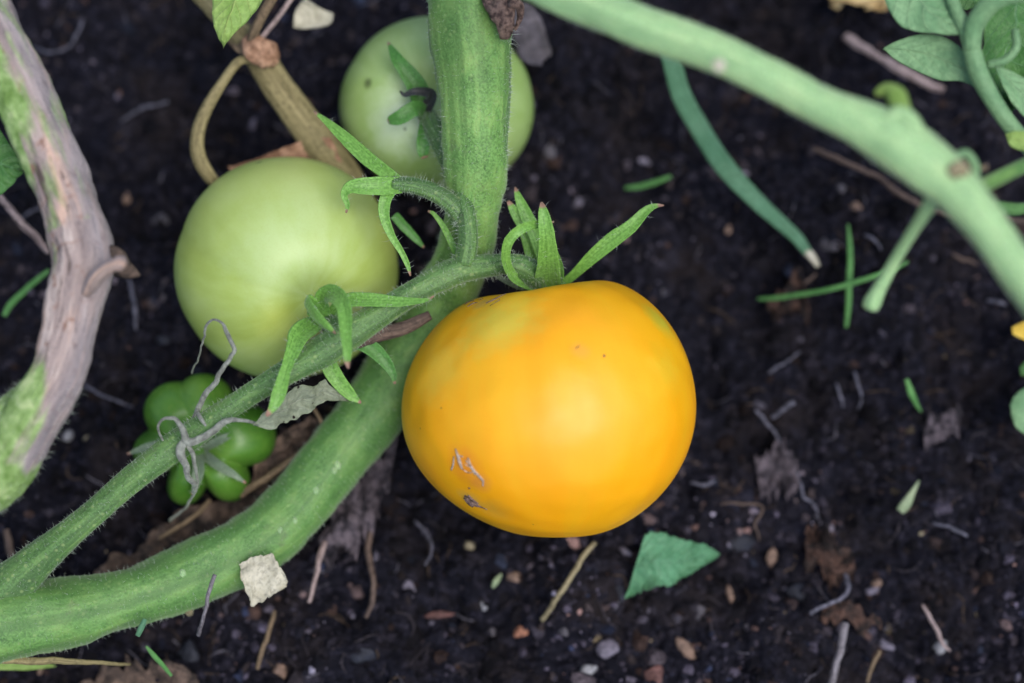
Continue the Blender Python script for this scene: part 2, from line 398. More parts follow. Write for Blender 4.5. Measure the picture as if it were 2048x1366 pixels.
def hairs(src, count, length, parent, thick=0.00003, sel=None, name='hair', seed=1):
    V, NR = o_d[src.name]; r = np.random.default_rng(seed)
    idx = r.integers(0, len(V) - 20, count)
    if sel is not None: idx = idx[sel(V[idx])]
    count = len(idx)
    j = r.random((count, 1))
    base = V[idx] * (1 - j) + V[idx + 1] * j
    # keep base on the ring: neighbours across a ring seam are close enough
    bad = np.linalg.norm(V[idx] - V[idx + 1], axis=1) > 0.004; base[bad] = V[idx][bad]
    nr = NR[idx] + r.normal(0, 0.35, (count, 3)); nr /= np.linalg.norm(nr, axis=1)[:, None]
    L = length * (0.15 + 1.35 * r.random((count, 1)) ** 2.0)
    side = np.cross(nr, r.normal(0, 1, (count, 3))); side /= np.linalg.norm(side, axis=1)[:, None]
    s2 = np.cross(nr, side); bend = r.normal(0, 0.25, (count, 3))
    m1 = base + nr * L * 0.5 + bend * L * 0.15; tip = base + nr * L + bend * L * 0.6
    vs = []
    for k in range(3):
        a = 2 * math.pi * k / 3; vs.append(base - nr * 0.0001 + (side * math.cos(a) + s2 * math.sin(a)) * thick)
    for k in range(3):
        a = 2 * math.pi * k / 3; vs.append(m1 + (side * math.cos(a) + s2 * math.sin(a)) * thick * 0.7)
    vs.append(tip); VV = np.stack(vs, 1).reshape(-1, 3)
    tri = []
    for k in range(3):
        k2 = (k + 1) % 3; tri += [[k, k2, 3 + k2], [k, 3 + k2, 3 + k], [3 + k, 3 + k2, 6]]
    F = (np.arange(count)[:, None, None] * 7 + np.array(tri)[None]).reshape(-1, 3)
    return mk(name, VV, F, M['hair'], parent, kind='stuff')

def blade(name, ea, eb, mat, parent=None, nu=28, nv=12, sag=0.0, crinkle=0.0, thick=0.00025, ground=False, serr=0.0, ragged=0.0, seed=0, curl=0.0, tipcurl=0.0):
    """surface between two edges, each a list of (px, py, height cm)"""
    def cv(e):
        A = np.array([[*(G(q[0], q[1], q[2] * 0.01) if ground else P(q[0], q[1], q[2] * 0.01)), 0] for q in e])
        return crom(A, nu)[0][:, :3]
    A = cv(ea); B = cv(eb); W = np.linalg.norm(A - B, axis=1).mean()
    if serr:
        k = np.arange(nu); z = (np.abs(((k * 0.31) % 1) - 0.5) - 0.25) * serr
        d = (B - A); A = A - d * z[:, None]; B = B + d * np.roll(z, 1)[:, None]
    if ragged:
        k = np.linspace(0, 1, nu); d = (B - A)
        ja = vnoise(k, k * 0, 9, seed) + 0.8 * vnoise(k, k * 0, 23, seed + 1); jb = vnoise(k, k * 0, 9, seed + 2) + 0.8 * vnoise(k, k * 0, 23, seed + 3)
        A = A + d * (ragged * ja)[:, None]; B = B + d * (ragged * jb)[:, None]
    V = np.zeros((nu, nv, 3)); TC = np.zeros((nu, nv, 3))
    u = np.linspace(0, 1, nu); v = np.linspace(0, 1, nv)
    for j, t in enumerate(v):
        V[:, j] = A * (1 - t) + B * t; TC[:, j, 0] = u; TC[:, j, 1] = t
    du = np.gradient(V, axis=0); dv = np.gradient(V, axis=1); nn = np.cross(du, dv)
    nn /= np.maximum(np.linalg.norm(nn, axis=2), 1e-9)[:, :, None]
    flipm = np.sign((nn @ TOCAM)); flipm[flipm == 0] = 1; nn *= flipm[:, :, None]
    amp = -sag * W * (1 - np.abs(2 * v - 1) ** 1.3)[None, :] + curl * W * (np.abs(2 * v - 1) ** 3)[None, :]
    amp = amp + tipcurl * W * (u[:, None] ** 3)
    amp = amp + crinkle * W * (vnoise(V[:, :, 0], V[:, :, 1], 1.8 / W, seed) + 0.5 * vnoise(V[:, :, 0], V[:, :, 1], 5 / W, seed + 1))
    # pillow between side veins
    amp = amp + 0.02 * W * np.sin((u[:, None] - np.abs(v - 0.5)[None, :] * 0.55) * 42)
    V = V + nn * amp[:, :, None]
    V2 = V - nn * thick
    n = nu * nv; VV = np.vstack([V.reshape(-1, 3), V2.reshape(-1, 3)]); TT = np.vstack([TC.reshape(-1, 3)] * 2)
    F = []; I = lambda i, j: i * nv + j
    for i in range(nu - 1):
        for j in range(nv - 1):
            F.append([I(i, j), I(i, j + 1), I(i + 1, j + 1), I(i + 1, j)])
            F.append([n + I(i, j), n + I(i + 1, j), n + I(i + 1, j + 1), n + I(i, j + 1)])
        for j in (0, nv - 1): F.append([I(i, j), I(i + 1, j), n + I(i + 1, j), n + I(i, j)])
    for i in (0, nu - 1):
        for j in range(nv - 1): F.append([I(i, j), I(i, j + 1), n + I(i, j + 1), n + I(i, j)])
    at = V[0, nv // 2] if parent is None else None
    return mk(name, VV, F, mat, parent, {'tc': TT, 'tu': TT}, at=at)

def fruit(name, parent, mat, cx, cy, h, R, axis, flat=0.9, dim=(0.16, 0.30), creases=(), pinch=1.0, squash=(1, 1), nt=110, nphi=180, phi0=0.0, blos=0.04, wfn=None, lean=0.0, low_p=0.92):
    c = P(cx, cy, h * 0.01); r = R * S(c)
    a = RIGHT * axis[0] + UP * axis[1] + TOCAM * axis[2]; a /= np.linalg.norm(a)
    x = np.cross(UP, a) if abs(np.dot(UP, a)) < 0.9 else np.cross(RIGHT, a); x /= np.linalg.norm(x); y = np.cross(a, x)
    t = np.linspace(0.0, math.pi, nt); ph = np.arange(nphi) / nphi * 2 * math.pi
    TT, PH = np.meshgrid(t, ph, indexing='ij')
    rho = np.sin(TT) ** np.where(TT < math.pi / 2, 0.92, low_p); z = np.cos(TT) * flat
    w = np.clip((1 + np.cos(TT)) / 2, 0, 1) ** 0.6 if wfn is None else wfn(TT)
    low = np.zeros_like(rho)
    for ang, dep, wid in creases:
        d = (PH - math.radians(ang) + math.pi) % (2 * math.pi) - math.pi
        low += dep * np.exp(-(np.abs(d) / math.radians(wid)) ** 1.3)
    low = low * w
    k = 1 - low * np.minimum(1, np.sin(TT) * 1.6)
    z = z - dim[0] * np.exp(-(rho / dim[1]) ** 2) * (np.cos(TT) > 0) * (1) + blos * np.exp(-(rho / 0.2) ** 2) * (np.cos(TT) < 0)
    z = z - low * 0.45 * np.cos(TT) * (np.sin(TT))
    rho = rho * k
    z = z * (1 + lean * np.sin(PH) * np.sin(TT) * 1.0 * (np.cos(TT) > -2))
    X = rho * np.cos(PH) * squash[0]; Y = rho * np.sin(PH) * squash[1]
    V = c + r * (X[..., None] * x + Y[..., None] * y + z[..., None] * a)
    TC = np.stack([np.cos(PH), np.sin(PH), TT], -1)
    F = []
    i = np.arange(nt - 1)[:, None]; j = np.arange(nphi)[None, :]
    F = np.stack([i * nphi + j, (i + 1) * nphi + j, (i + 1) * nphi + (j + 1) % nphi, i * nphi + (j + 1) % nphi], -1).reshape(-1, 4)
    V = V.reshape(-1, 3)
    o = mk(name, V, F.tolist(), mat, parent, {'tc': TC.reshape(-1, 3)})
    bv = BVHTree.FromPolygons([Vector(p) for p in V], F.tolist())
    return o, bv, c, r, a
def hit(bv, px, py, off=0.0):
    p0 = P(px, py, 0.2); d = Vector(P(px, py, 0.0) - p0).normalized()
    loc, nrm, _, _ = bv.ray_cast(Vector(p0), d)
    if loc is None: return P(px, py, 0.03), np.array(TOCAM)
    nrm = np.array(nrm); nrm = nrm if np.dot(nrm, TOCAM) > 0 else -nrm
    return np.array(loc) + nrm * off, nrm
def on_fruit(bv, pts, off=0.0):
    return np.array([[*(q := hit(bv, a, b, off)[0]), r * S(q)] for a, b, r in pts])

# ================================================================== THE SETTING: soil
def axis_coords(lo, hi, step, far):
    core = np.arange(lo, hi, step); out = [core]; d = step; x = hi; up = []
    while x < far: up.append(x); d *= 1.25; x += d
    d = step; x = lo; dn = []
    while x > -far: d *= 1.25; x -= d; dn.append(x)
    return np.concatenate([np.array(dn)[::-1], core, np.array(up)])
gx = axis_coords(-0.20, 0.20, 0.00075, 5); gy = axis_coords(-0.135, 0.145, 0.00075, 5)
X, Y = np.meshgrid(gx, gy, indexing='ij')
fade = np.clip((0.6 - np.maximum(np.abs(X), np.abs(Y))) / 0.35, 0, 1)
Z = gz(X, Y) * fade
nx, ny = X.shape; i = np.arange(nx - 1)[:, None]; j = np.arange(ny - 1)[None, :]
GF = np.stack([i * ny + j, (i + 1) * ny + j, (i + 1) * ny + j + 1, i * ny + j + 1], -1).reshape(-1, 4)
mk('ground', np.stack([X, Y, Z], -1).reshape(-1, 3), GF, M['soil'], kind='structure')

def ico(sub):
    import bmesh
    b = bmesh.new(); bmesh.ops.create_icosphere(b, subdivisions=sub, radius=1)
    v = np.array([x.co[:] for x in b.verts]); b.verts.ensure_lookup_table(); f = np.array([[q.index for q in p.verts] for p in b.faces]); b.free(); return v, f
OCT = (np.array([[1, 0, 0], [-1, 0, 0], [0, 1, 0], [0, -1, 0], [0, 0, 1], [0, 0, -1.0]]),
       np.array([[0, 2, 4], [2, 1, 4], [1, 3, 4], [3, 0, 4], [2, 0, 5], [1, 2, 5], [3, 1, 5], [0, 3, 5]]))
ICO1, ICO2, ICO3 = ico(1), ico(2), ico(3)
def scatter(name, base, count, smin, smax, power, palette, seed, region=(-0.2, 0.2, -0.14, 0.15), jitter=0.28, smooth=False, sink=0.2, dens=None, flatten=(0.45, 1.0)):
    r = np.random.default_rng(seed); bv, bf = base
    x = r.uniform(region[0], region[1], count); y = r.uniform(region[2], region[3], count)
    if dens is not None:
        k = r.random(count) < dens(x, y); x, y = x[k], y[k]; count = len(x)
    s = smin + (smax - smin) * r.random(count) ** power
    z = gz(x, y) - s * sink
    ax = r.normal(0, 1, (count, 3)); ax /= np.linalg.norm(ax, axis=1)[:, None]; an = r.uniform(0, 6.28, count)
    V = np.repeat(bv[None], count, 0) * (1 + r.uniform(-jitter, jitter, (count, len(bv), 1)))
    V = V * np.stack([r.uniform(0.7, 1.35, count), r.uniform(0.55, 1.0, count), r.uniform(*flatten, count)], 1)[:, None, :]
    c = np.cos(an)[:, None, None]; sn = np.sin(an)[:, None, None]; a3 = ax[:, None, :]
    V = V * c + np.cross(np.broadcast_to(a3, V.shape), V) * sn + a3 * np.sum(V * a3, 2, keepdims=True) * (1 - c)
    V = V * s[:, None, None] * 0.5 + np.stack([x, y, z], 1)[:, None, :]
    w = np.array([p[0] for p in palette], float); w /= w.sum()
    pi = r.choice(len(palette), count, p=w); cl = np.array([p[1] for p in palette])[pi] * r.uniform(0.55, 1.35, (count, 1))
    damp = np.clip(0.85 + 3.2 * (vnoise(x, y, 38, 12) * 1.2 + 0.6 * vnoise(x, y, 95, 13)), 0.30, 2.4)[:, None]; cl = cl * damp * np.array([0.96, 0.94, 1.0]) * 0.95; CC = np.repeat(cl[:, None, :], len(bv), 1)
    F = (np.arange(count)[:, None, None] * len(bv) + bf[None]).reshape(-1, 3)
    return mk(name, V.reshape(-1, 3), F, M['crumb'], attrs={'col': CC.reshape(-1, 3)}, smooth=smooth, kind='stuff')
DARK = [(60, (0.008, 0.008, 0.012)), (22, (0.022, 0.020, 0.026)), (10, (0.048, 0.038, 0.036)), (5, (0.10, 0.09, 0.11))]
LITE = [(40, (0.045, 0.040, 0.052)), (26, (0.095, 0.084, 0.11)), (14, (0.12, 0.085, 0.078)), (8, (0.24, 0.15, 0.125)), (7, (0.32, 0.30, 0.36)), (2, (0.30, 0.24, 0.14)), (12, (0.020, 0.026, 0.048))]
dn = lambda x, y: np.clip(0.32 + (-y) * 5.5 + x * 0.9, 0.10, 1.0) * np.clip(0.75 + 2.2 * vnoise(x, y, 35, 6), 0.1, 1)
scatter('soil_crumbs', ICO1, 16000, 0.0008, 0.0042, 2.2, DARK, 1)
scatter('fine_soil', OCT, 34000, 0.0005, 0.0016, 1.5, DARK, 2)
scatter('fine_grit', OCT, 30000, 0.0004, 0.0014, 1.6, LITE, 3, dens=dn)
scatter('gravel', ICO1, 12000, 0.0010, 0.0048, 1.9, LITE, 4, dens=dn, smooth=False, jitter=0.2)
scatter('crumbly_earth', ICO2, 4200, 0.0016, 0.0080, 1.7, [(40, (0.010, 0.010, 0.015)), (25, (0.028, 0.026, 0.034)), (16, (0.060, 0.050, 0.054)), (12, (0.055, 0.034, 0.026)), (6, (0.13, 0.11, 0.125)), (3, (0.03, 0.038, 0.06))], 9, jitter=0.22, smooth=False, sink=0.35)
scatter('soil_clods', ICO2, 1100, 0.004, 0.012, 2.0, DARK[:3], 5, jitter=0.12, smooth=True, sink=0.45)

def fibres(count, seed):
    r = np.random.default_rng(seed); VV = []; FF = []; n0 = 0
    for k in range(count):
        x, y = r.uniform(-0.19, 0.19), r.uniform(-0.13, 0.14); a = r.uniform(0, 6.28); L = r.uniform(0.002, 0.010); rad = r.uniform(0.00008, 0.00028)
        q = []
        for i in range(4):
            q.append([x, y, float(gz(x, y)) + rad * 1.5, rad * (1 if 0 < i < 3 else 0.5)]); a += r.normal(0, 0.5); x += math.cos(a) * L / 3; y += math.sin(a) * L / 3
        V, F, tc, tu, nr, C, R = tube_data(None, raw=np.array(q), n=7, sides=4)
        VV.append(V); FF += [[v + n0 for v in f] for f in F]; n0 += len(V)
    V = np.vstack(VV); sh = np.repeat(r.choice([0, 1, 2], count, p=[.5, .3, .2]), 28)
    cc = np.array([(0.06, 0.052, 0.06), (0.10, 0.07, 0.05), (0.16, 0.15, 0.18)])[sh]
    mk('fine_rootlets', V, FF, M['crumb'], attrs={'col': cc}, kind='stuff')
fibres(1600, 77)
# ================================================================== TOMATOES
# --- orange tomato
t = thing('tomato', 'large ripe orange-yellow tomato with corky scars low on its left side', 'tomato', P(1095, 815, 0.2) * [1, 1, 0], 'tomatoes on the vine')
_c = P(1096, 812, 0.037)
mo = fruit_mat('orange_skin', 'orange')
ORC = [(-8, 0.075, 26), (60, 0.02, 24), (125, 0.05, 26), (190, 0.05, 24), (245, 0.04, 22), (318, 0.04, 20)]
of, obv, oc, orr, oa = fruit('fruit', t, mo, 1097, 814, 3.75, 306, (-0.09, 0.99, 0.0), 0.877, (0.16, 0.34), ORC, squash=(1.0, 0.965), lean=0.075, low_p=1.12, wfn=lambda T: np.clip((1 + np.cos(T)) / 2, 0, 1) ** 1.9)
def marks_for(mname, kind, bv, parent, lst):
    b0 = origin_of(parent); out = []
    for (px, py, rad, col, amt) in lst:
        q = hit(bv, px, py)[0] - b0; out.append((tuple(q), rad * 0.000125, col, amt))
    return fruit_mat(mname, kind, out)
of.data.materials[0] = marks_for('orange_skin_marked', 'orange', obv, t, [
    (1000, 640, 95, (0.62, 0.52, 0.05), 0.75), (880, 740, 80, (0.75, 0.52, 0.05), 0.6), (1320, 640, 50, (0.55, 0.50, 0.03), 0.8), (1330, 740, 60, (0.72, 0.50, 0.02), 0.55),
    (930, 930, 48, (0.80, 0.27, 0.012), 0.9), (960, 965, 30, (0.66, 0.25, 0.03), 0.7), (940, 998, 34, (0.55, 0.36, 0.06), 0.6), (985, 1020, 45, (0.62, 0.36, 0.04), 0.4),
    (965, 605, 26, (0.35, 0.27, 0.08), 0.55), (1180, 560, 60, (0.85, 0.33, 0.01), 0.6), (1160, 700, 22, (0.75, 0.32, 0.06), 0.35)])
def strand_group(name, parent, bv, lines, mat, off=0.00005, sides=6):
    VV = []; FF = []; TC = []; n0 = 0
    for k, L in enumerate(lines):
        V, F, tc, tu, nr, C, R = tube_data(None, raw=on_fruit(bv, [(a, b, c * 1.3) for a, b, c in L], off), n=10, sides=sides, flat=0.6, lump=0.5, seed=k)
        VV.append(V); TC.append(tc); FF += [[a + n0 for a in f] for f in F]; n0 += len(V)
    TC = np.vstack(TC)
    return mk(name, np.vstack(VV), FF, mat, parent, {'tc': TC, 'tu': TC}, kind='stuff')
strand_group('scar', of, obv, [
    [(911, 897, 1.2), (917, 912, 3.0), (921, 925, 3.4), (925, 938, 2.2)], [(918, 911, 1.2), (926, 913, 1.0)], [(908, 912, .8), (907, 927, 1.4), (903, 940, 1)],
    [(936, 915, 1.5), (941, 928, 1.3), (949, 941, 2.2), (960, 953, 2.6), (967, 962, 1.5)], [(932, 920, 1), (944, 938, 1.2), (952, 948, 2)],
    [(926, 938, 1.2), (936, 945, 1.0), (945, 944, 1.1)], [(966, 960, 1.4), (966, 972, 1.2)], [(930, 928, .8), (938, 934, .8)]], M['scar'])
strand_group('scar', of, obv, [
    [(930, 990, 2.5), (940, 998, 5.5), (952, 1008, 4.5), (962, 1013, 1.6), (975, 1019, .8)], [(928, 995, 1.5), (938, 1003, 3.2), (948, 1011, 3.0)],
    [(937, 990, 2), (946, 999, 3), (957, 1007, 2.0)], [(939, 975, 1.5), (939, 977, 1.6)]], M['scab'])
strand_group('scar', of, obv, [
    [(935, 614, 1), (945, 608, 1.4), (955, 605, .8)], [(930, 609, .8), (938, 604, 1.2), (948, 601, .8)], [(972, 607, 1), (992, 598, 1.5), (1012, 588, 1.2)],
    [(958, 601, .7), (966, 597, .9)], [(980, 612, .7), (1000, 600, 1.0)], [(1151, 698, .8), (1159, 691, .9)], [(1206, 712, 2), (1210, 713, 2)]], M['scab'], off=0.00002)
def sepal(parent, pts, mat='sepal', roll=0, rollend=None, flat=0.15, cup=0.45, n=26, seed=0, hair=60, raw=None, hl=0.0014):
    o = tube('sepal', pts, M[mat], parent, n=n, sides=12, flat=flat, cup=cup, roll=roll, rollend=rollend, lump=0.10, seed=seed, raw=raw)
    if hair: hairs(o, hair, hl, o, seed=seed + 50)
    return o
ped = tube('fruit_stalk', [(975, 533, 5.0, 22), (1010, 528, 5.2, 20), (1045, 536, 5.1, 25), (1072, 556, 4.7, 24), (1085, 585, 4.2, 17)], M['truss'], t, n=30, sides=18, ridge=0.04, lump=0.07)
hairs(ped, 700, 0.0016, ped, seed=3)
sepal(t, [(1086, 580, 4.3, 14), (1050, 570, 4.9, 13), (1024, 553, 5.4, 12), (1010, 518, 6.0, 11), (1016, 480, 6.4, 11), (1042, 456, 6.5, 11), (1068, 449, 6.3, 9), (1092, 447, 6.0, 5), (1108, 443, 5.9, 1.5)], roll=40, rollend=20, seed=1, hair=90)
sepal(t, [(1094, 592, 4.2, 24), (1095, 555, 4.9, 26), (1096, 520, 5.6, 21), (1094, 480, 6.1, 17), (1090, 445, 6.4, 14), (1086, 420, 6.5, 9), (1083, 404, 6.5, 2)], seed=2, hair=90)
sepal(t, [(1108, 580, 4.0, 15), (1092, 530, 4.4, 15), (1072, 470, 4.8, 15), (1050, 425, 5.0, 12), (1036, 392, 5.1, 7), (1030, 374, 5.1, 1.5)], seed=3)
sepal(t, [(1080, 580, 4.0, 13), (1068, 520, 4.4, 15), (1050, 460, 4.8, 13), (1030, 425, 5.0, 10), (1016, 402, 5.1, 3)], seed=4)
sepal(t, [(1110, 578, 4.1, 10), (1145, 552, 4.4, 9), (1182, 517, 4.8, 13), (1225, 482, 5.1, 16), (1262, 455, 5.3, 14), (1290, 425, 5.4, 10), (1308, 413, 5.4, 6), (1328, 411, 5.4, 1.5)], roll=15, rollend=-25, seed=5, hair=60)
sepal(t, [(1112, 580, 4.1, 18), (1118, 540, 4.7, 15), (1108, 500, 5.2, 10), (1100, 470, 5.3, 4)], 'sepal', roll=-30, seed=6)
sepal(t, [(1075, 575, 4.2, 9), (1040, 572, 4.4, 8), (1010, 560, 4.5, 6), (985, 548, 4.5, 2)], 'sepal_grey', seed=7, hair=40)

# --- pale green tomato on the left
t = thing('tomato', 'pale yellow-green unripe tomato to the left of the upright stem', 'tomato', P(575, 535, 0.15) * [1, 1, 0], 'tomatoes on the vine')
PC = [(20, 0.02, 20), (95, 0.02, 17), (165, 0.045, 14), (215, 0.025, 20), (285, 0.03, 16), (330, 0.015, 18)]
pf, pbv, pc, pr, pa = fruit('fruit', t, M['stem'], 574, 537, 2.95, 225, (0.34, -0.36, 0.86), 0.93, (0.15, 0.28), PC)
pf.data.materials[0] = marks_for('pale_skin', 'pale', pbv, t, [(518, 325, 8, (0.03, 0.04, 0.02), 1.0), (500, 340, 90, (0.36, 0.45, 0.12), 0.5), (560, 640, 60, (0.47, 0.54, 0.10), 0.5), (740, 380, 60, (0.36, 0.44, 0.08), 0.6), (560, 500, 130, (0.42, 0.55, 0.25), 0.5), (640, 655, 30, (0.45, 0.42, 0.1), 0.7)])
ped = tube('fruit_stalk', [(700, 668, 5.7, 20), (672, 655, 5.4, 22), (652, 640, 4.9, 20), (640, 630, 4.5, 14)], M['truss'], t, n=20, sides=14, lump=0.08)
hairs(ped, 350, 0.0014, ped, seed=8)
sepal(t, [(645, 640, 5.2, 14), (618, 610, 5.9, 17), (612, 612, 6.1, 19), (632, 638, 6.5, 17), (655, 657, 6.7, 11), (672, 668, 6.7, 2)], seed=11, roll=10, hair=60)
sepal(t, [(648, 640, 5.2, 14), (645, 596, 5.9, 15), (668, 588, 6.4, 18), (688, 612, 6.8, 16), (692, 660, 7.0, 13), (695, 700, 7.1, 10), (695, 726, 7.1, 6), (697, 737, 7.1, 1.5)], seed=12, roll=5, hair=60)
sepal(t, [(660, 640, 5.2, 14), (690, 606, 5.7, 15), (735, 602, 5.9, 15), (790, 604, 6.0, 12), (830, 603, 6.1, 8), (855, 600, 6.2, 4), (868, 592, 6.3, 1.5)], seed=13, roll=-20, hair=90)
sepal(t, [(640, 645, 5.1, 15), (605, 668, 5.7, 22), (588, 700, 6.0, 17), (572, 740, 6.2, 12), (556, 790, 6.3, 15), (545, 815, 6.3, 9), (532, 832, 6.3, 3)], seed=14, roll=15, rollend=-15, hair=90, cup=0.5)
sepal(t, [(660, 700, 4.9, 14), (660, 730, 4.7, 17), (680, 765, 4.5, 15), (702, 790, 4.3, 11), (722, 806, 4.2, 2)], seed=15, hair=40)
sepal(t, [(700, 680, 4.6, 15), (735, 690, 4.5, 16), (765, 715, 4.3, 14), (785, 745, 4.2, 9), (790, 768, 4.1, 2)], 'sepal_dark', seed=16, hair=30)

# --- green tomato at the back
t = thing('tomato', 'round green tomato partly hidden behind the upright stem', 'tomato', P(875, 210, 0.15) * [1, 1, 0], 'tomatoes on the vine')
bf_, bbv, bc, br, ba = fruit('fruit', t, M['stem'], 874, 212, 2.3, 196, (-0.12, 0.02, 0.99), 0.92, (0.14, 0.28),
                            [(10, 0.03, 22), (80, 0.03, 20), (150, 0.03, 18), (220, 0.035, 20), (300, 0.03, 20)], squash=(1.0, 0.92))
bf_.data.materials[0] = marks_for('mid_green_skin', 'mid', bbv, t, [(800, 245, 95, (0.55, 0.66, 0.44), 0.85), (735, 167, 15, (0.01, 0.02, 0.01), 1.0), (1058, 252, 7, (0.08, 0.12, 0.05), 0.9), (810, 258, 5, (0.05, 0.08, 0.04), 0.9), (720, 200, 80, (0.33, 0.45, 0.12), 0.4)])  # first, large pale patch: sky reflection painted into the skin colour
ped = tube('fruit_stalk', [(855, 235, 4.4, 20), (868, 262, 4.9, 19), (893, 310, 5.3, 19), (915, 365, 5.5, 19), (932, 430, 5.7, 20), (936, 480, 5.6, 20), (928, 530, 5.4, 22)], M['truss'], t, n=50, sides=18, lump=0.05, ridge=0.03)
hairs(ped, 1100, 0.0015, ped, seed=9)
sepal(t, [(848, 225, 4.6, 18), (838, 182, 4.9, 21), (818, 150, 5.1, 18), (794, 118, 5.2, 11), (776, 84, 5.0, 2)], 'sepal_dark', seed=21, hair=20)
sepal(t, [(850, 225, 4.6, 12), (862, 190, 5.0, 12), (830, 183, 5.2, 8), (810, 190, 5.1, 5), (800, 182, 5.1, 2)], 'sepal_black', seed=22, hair=0, cup=0.7)
sepal(t, [(850, 225, 4.6, 14), (830, 218, 5.0, 17), (800, 235, 5.0, 15), (782, 240, 4.9, 9), (776, 243, 4.8, 3)], 'sepal_dark', seed=23, hair=20)
sepal(t, [(855, 240, 4.6, 12), (848, 270, 4.9, 13), (846, 300, 4.9, 13), (850, 316, 4.8, 6)], 'sepal_dark', seed=24, hair=20)
sepal(t, [(860, 235, 4.6, 12), (885, 262, 4.9, 12), (900, 290, 4.9, 9), (905, 310, 4.8, 2)], 'sepal_dark', seed=25, hair=10)

# --- small ribbed tomato
t = thing('tomato', 'small dark green ribbed tomato with a dried calyx under the truss stalk', 'tomato', P(405, 885, 0.02) * [1, 1, 0], 'tomatoes on the vine')
SC = [(52, 0.32, 17), (108, 0.10, 10), (165, 0.26, 15), (222, 0.42, 15), (275, 0.38, 13), (330, 0.32, 15)]
sf, sbv, sc_, sr, sa = fruit('fruit', t, M['stem'], 406, 885, 1.5, 150, (0.03, -0.02, 0.99), 0.66, (0.34, 0.36), SC, squash=(1.0, 0.95), wfn=lambda T: np.ones_like(T))
sf.data.materials[0] = fruit_mat('small_green_skin', 'small')
tube('fruit_stalk', [(395, 905, 1.6, 14), (380, 880, 2.4, 13), (372, 868, 3.6, 14)], M['dry_grey'], t, n=16, sides=10, lump=0.1)
for k, (pp, mt) in enumerate([([(405, 905, 2.0, 9), (430, 925, 2.4, 11), (462, 945, 2.5, 8), (492, 966, 2.4, 2)], 'sepal_grey'), ([(395, 905, 2.0, 8), (350, 892, 2.4, 9), (300, 893, 2.5, 9), (254, 908, 2.4, 2)], 'sepal_grey'),
                              ([(400, 905, 2.0, 9), (398, 940, 2.4, 12), (392, 970, 2.4, 8), (384, 990, 2.3, 2)], 'sepal_grey'), ([(405, 900, 2.0, 7), (440, 880, 2.4, 9), (478, 862, 2.5, 2)], 'sepal_grey'), ([(400, 900, 2.0, 9), (372, 850, 2.4, 9), (360, 815, 2.4, 2)], 'sepal_grey')]):
    sepal(t, pp, mt, seed=30 + k, hair=25, cup=0.6)

# ================================================================== THE VINE
t = thing('tomato_vine', 'thick green hairy tomato stem that curves down behind the fruits to the lower left corner', 'tomato plant', P(0, 1230, 0.01) * [1, 1, 0])
ms = tube('main_stem', [(915, -230, 7.6, 88), (925, -90, 7.3, 88), (938, 20, 7.0, 84), (945, 120, 6.7, 76), (950, 220, 6.3, 70), (953, 320, 5.7, 64), (945, 420, 4.9, 56), (925, 510, 3.9, 56), (885, 600, 2.7, 62),
                         (828, 700, 2.1, 66), (752, 810, 1.9, 68), (678, 905, 1.9, 64), (598, 1010, 2.0, 64), (503, 1092, 2.1, 66), (372, 1154, 2.3, 64), (230, 1203, 2.6, 60), (90, 1232, 2.9, 74), (-60, 1250, 3.2, 84), (-200, 1260, 3.4, 84)],
          M['stem'], t, n=220, sides=52, ridge=0.015, lump=0.07)
hairs(ms, 9000, 0.0010, ms, thick=0.000028, seed=4)
tr = tube('truss_stalk', [(-190, 1290, 2.6, 70), (-90, 1240, 3.0, 64), (-5, 1190, 3.3, 54), (70, 1125, 3.8, 37), (150, 1058, 4.3, 28), (250, 970, 4.7, 26), (330, 908, 4.9, 30), (400, 860, 5.0, 28), (480, 802, 5.2, 22), (570, 748, 5.4, 25), (655, 697, 5.5, 33), (740, 642, 5.5, 29), (830, 585, 5.4, 25), (890, 552, 5.35, 28), (930, 536, 5.3, 27), (990, 530, 5.1, 22), (1015, 528, 5.1, 19)],
          M['truss'], t, n=170, sides=30, ridge=0.03, lump=0.06)
hairs(tr, 5500, 0.0010, tr, thick=0.000028, seed=5)
# the bare calyx on its own stalk in front of the rear fruit
bs = tube('flower_stalk', [(935, 455, 5.6, 19), (915, 420, 5.7, 19), (875, 388, 5.9, 18), (830, 372, 6.0, 16), (785, 368, 6.0, 15)], M['truss'], t, n=36, sides=16, lump=0.07)
hairs(bs, 700, 0.0016, bs, seed=6)
sepal(bs, [(798, 366, 6.0, 12), (770, 345, 6.0, 14), (735, 318, 5.9, 15), (690, 275, 5.8, 12), (655, 245, 5.7, 7), (627, 222, 5.6, 1.5)], seed=41, cup=0.4, hair=50)
sepal(bs, [(800, 370, 6.0, 16), (760, 372, 6.2, 19), (725, 372, 6.3, 17), (700, 375, 6.3, 12), (688, 390, 6.2, 7), (695, 410, 6.1, 5), (692, 426, 6.0, 1.5)], seed=42, hair=60)
sepal(bs, [(792, 366, 6.0, 13), (772, 395, 6.1, 13), (768, 430, 6.0, 11), (782, 470, 5.8, 8), (803, 505, 5.6, 6), (815, 530, 5.5, 5), (821, 552, 5.4, 1.5)], seed=43, hair=60)
sepal(bs, [(788, 430, 4.4, 9), (810, 455, 4.2, 9), (832, 478, 4.1, 7), (848, 495, 4.0, 2)], 'sepal_dark', seed=44, hair=0)
sepal(tr, [(922, 525, 5.2, 7), (905, 490, 5.1, 7), (888, 455, 5.2, 6), (868, 428, 5.3, 4), (856, 422, 5.3, 2)], 'sepal', seed=45, hair=30, cup=0.5)
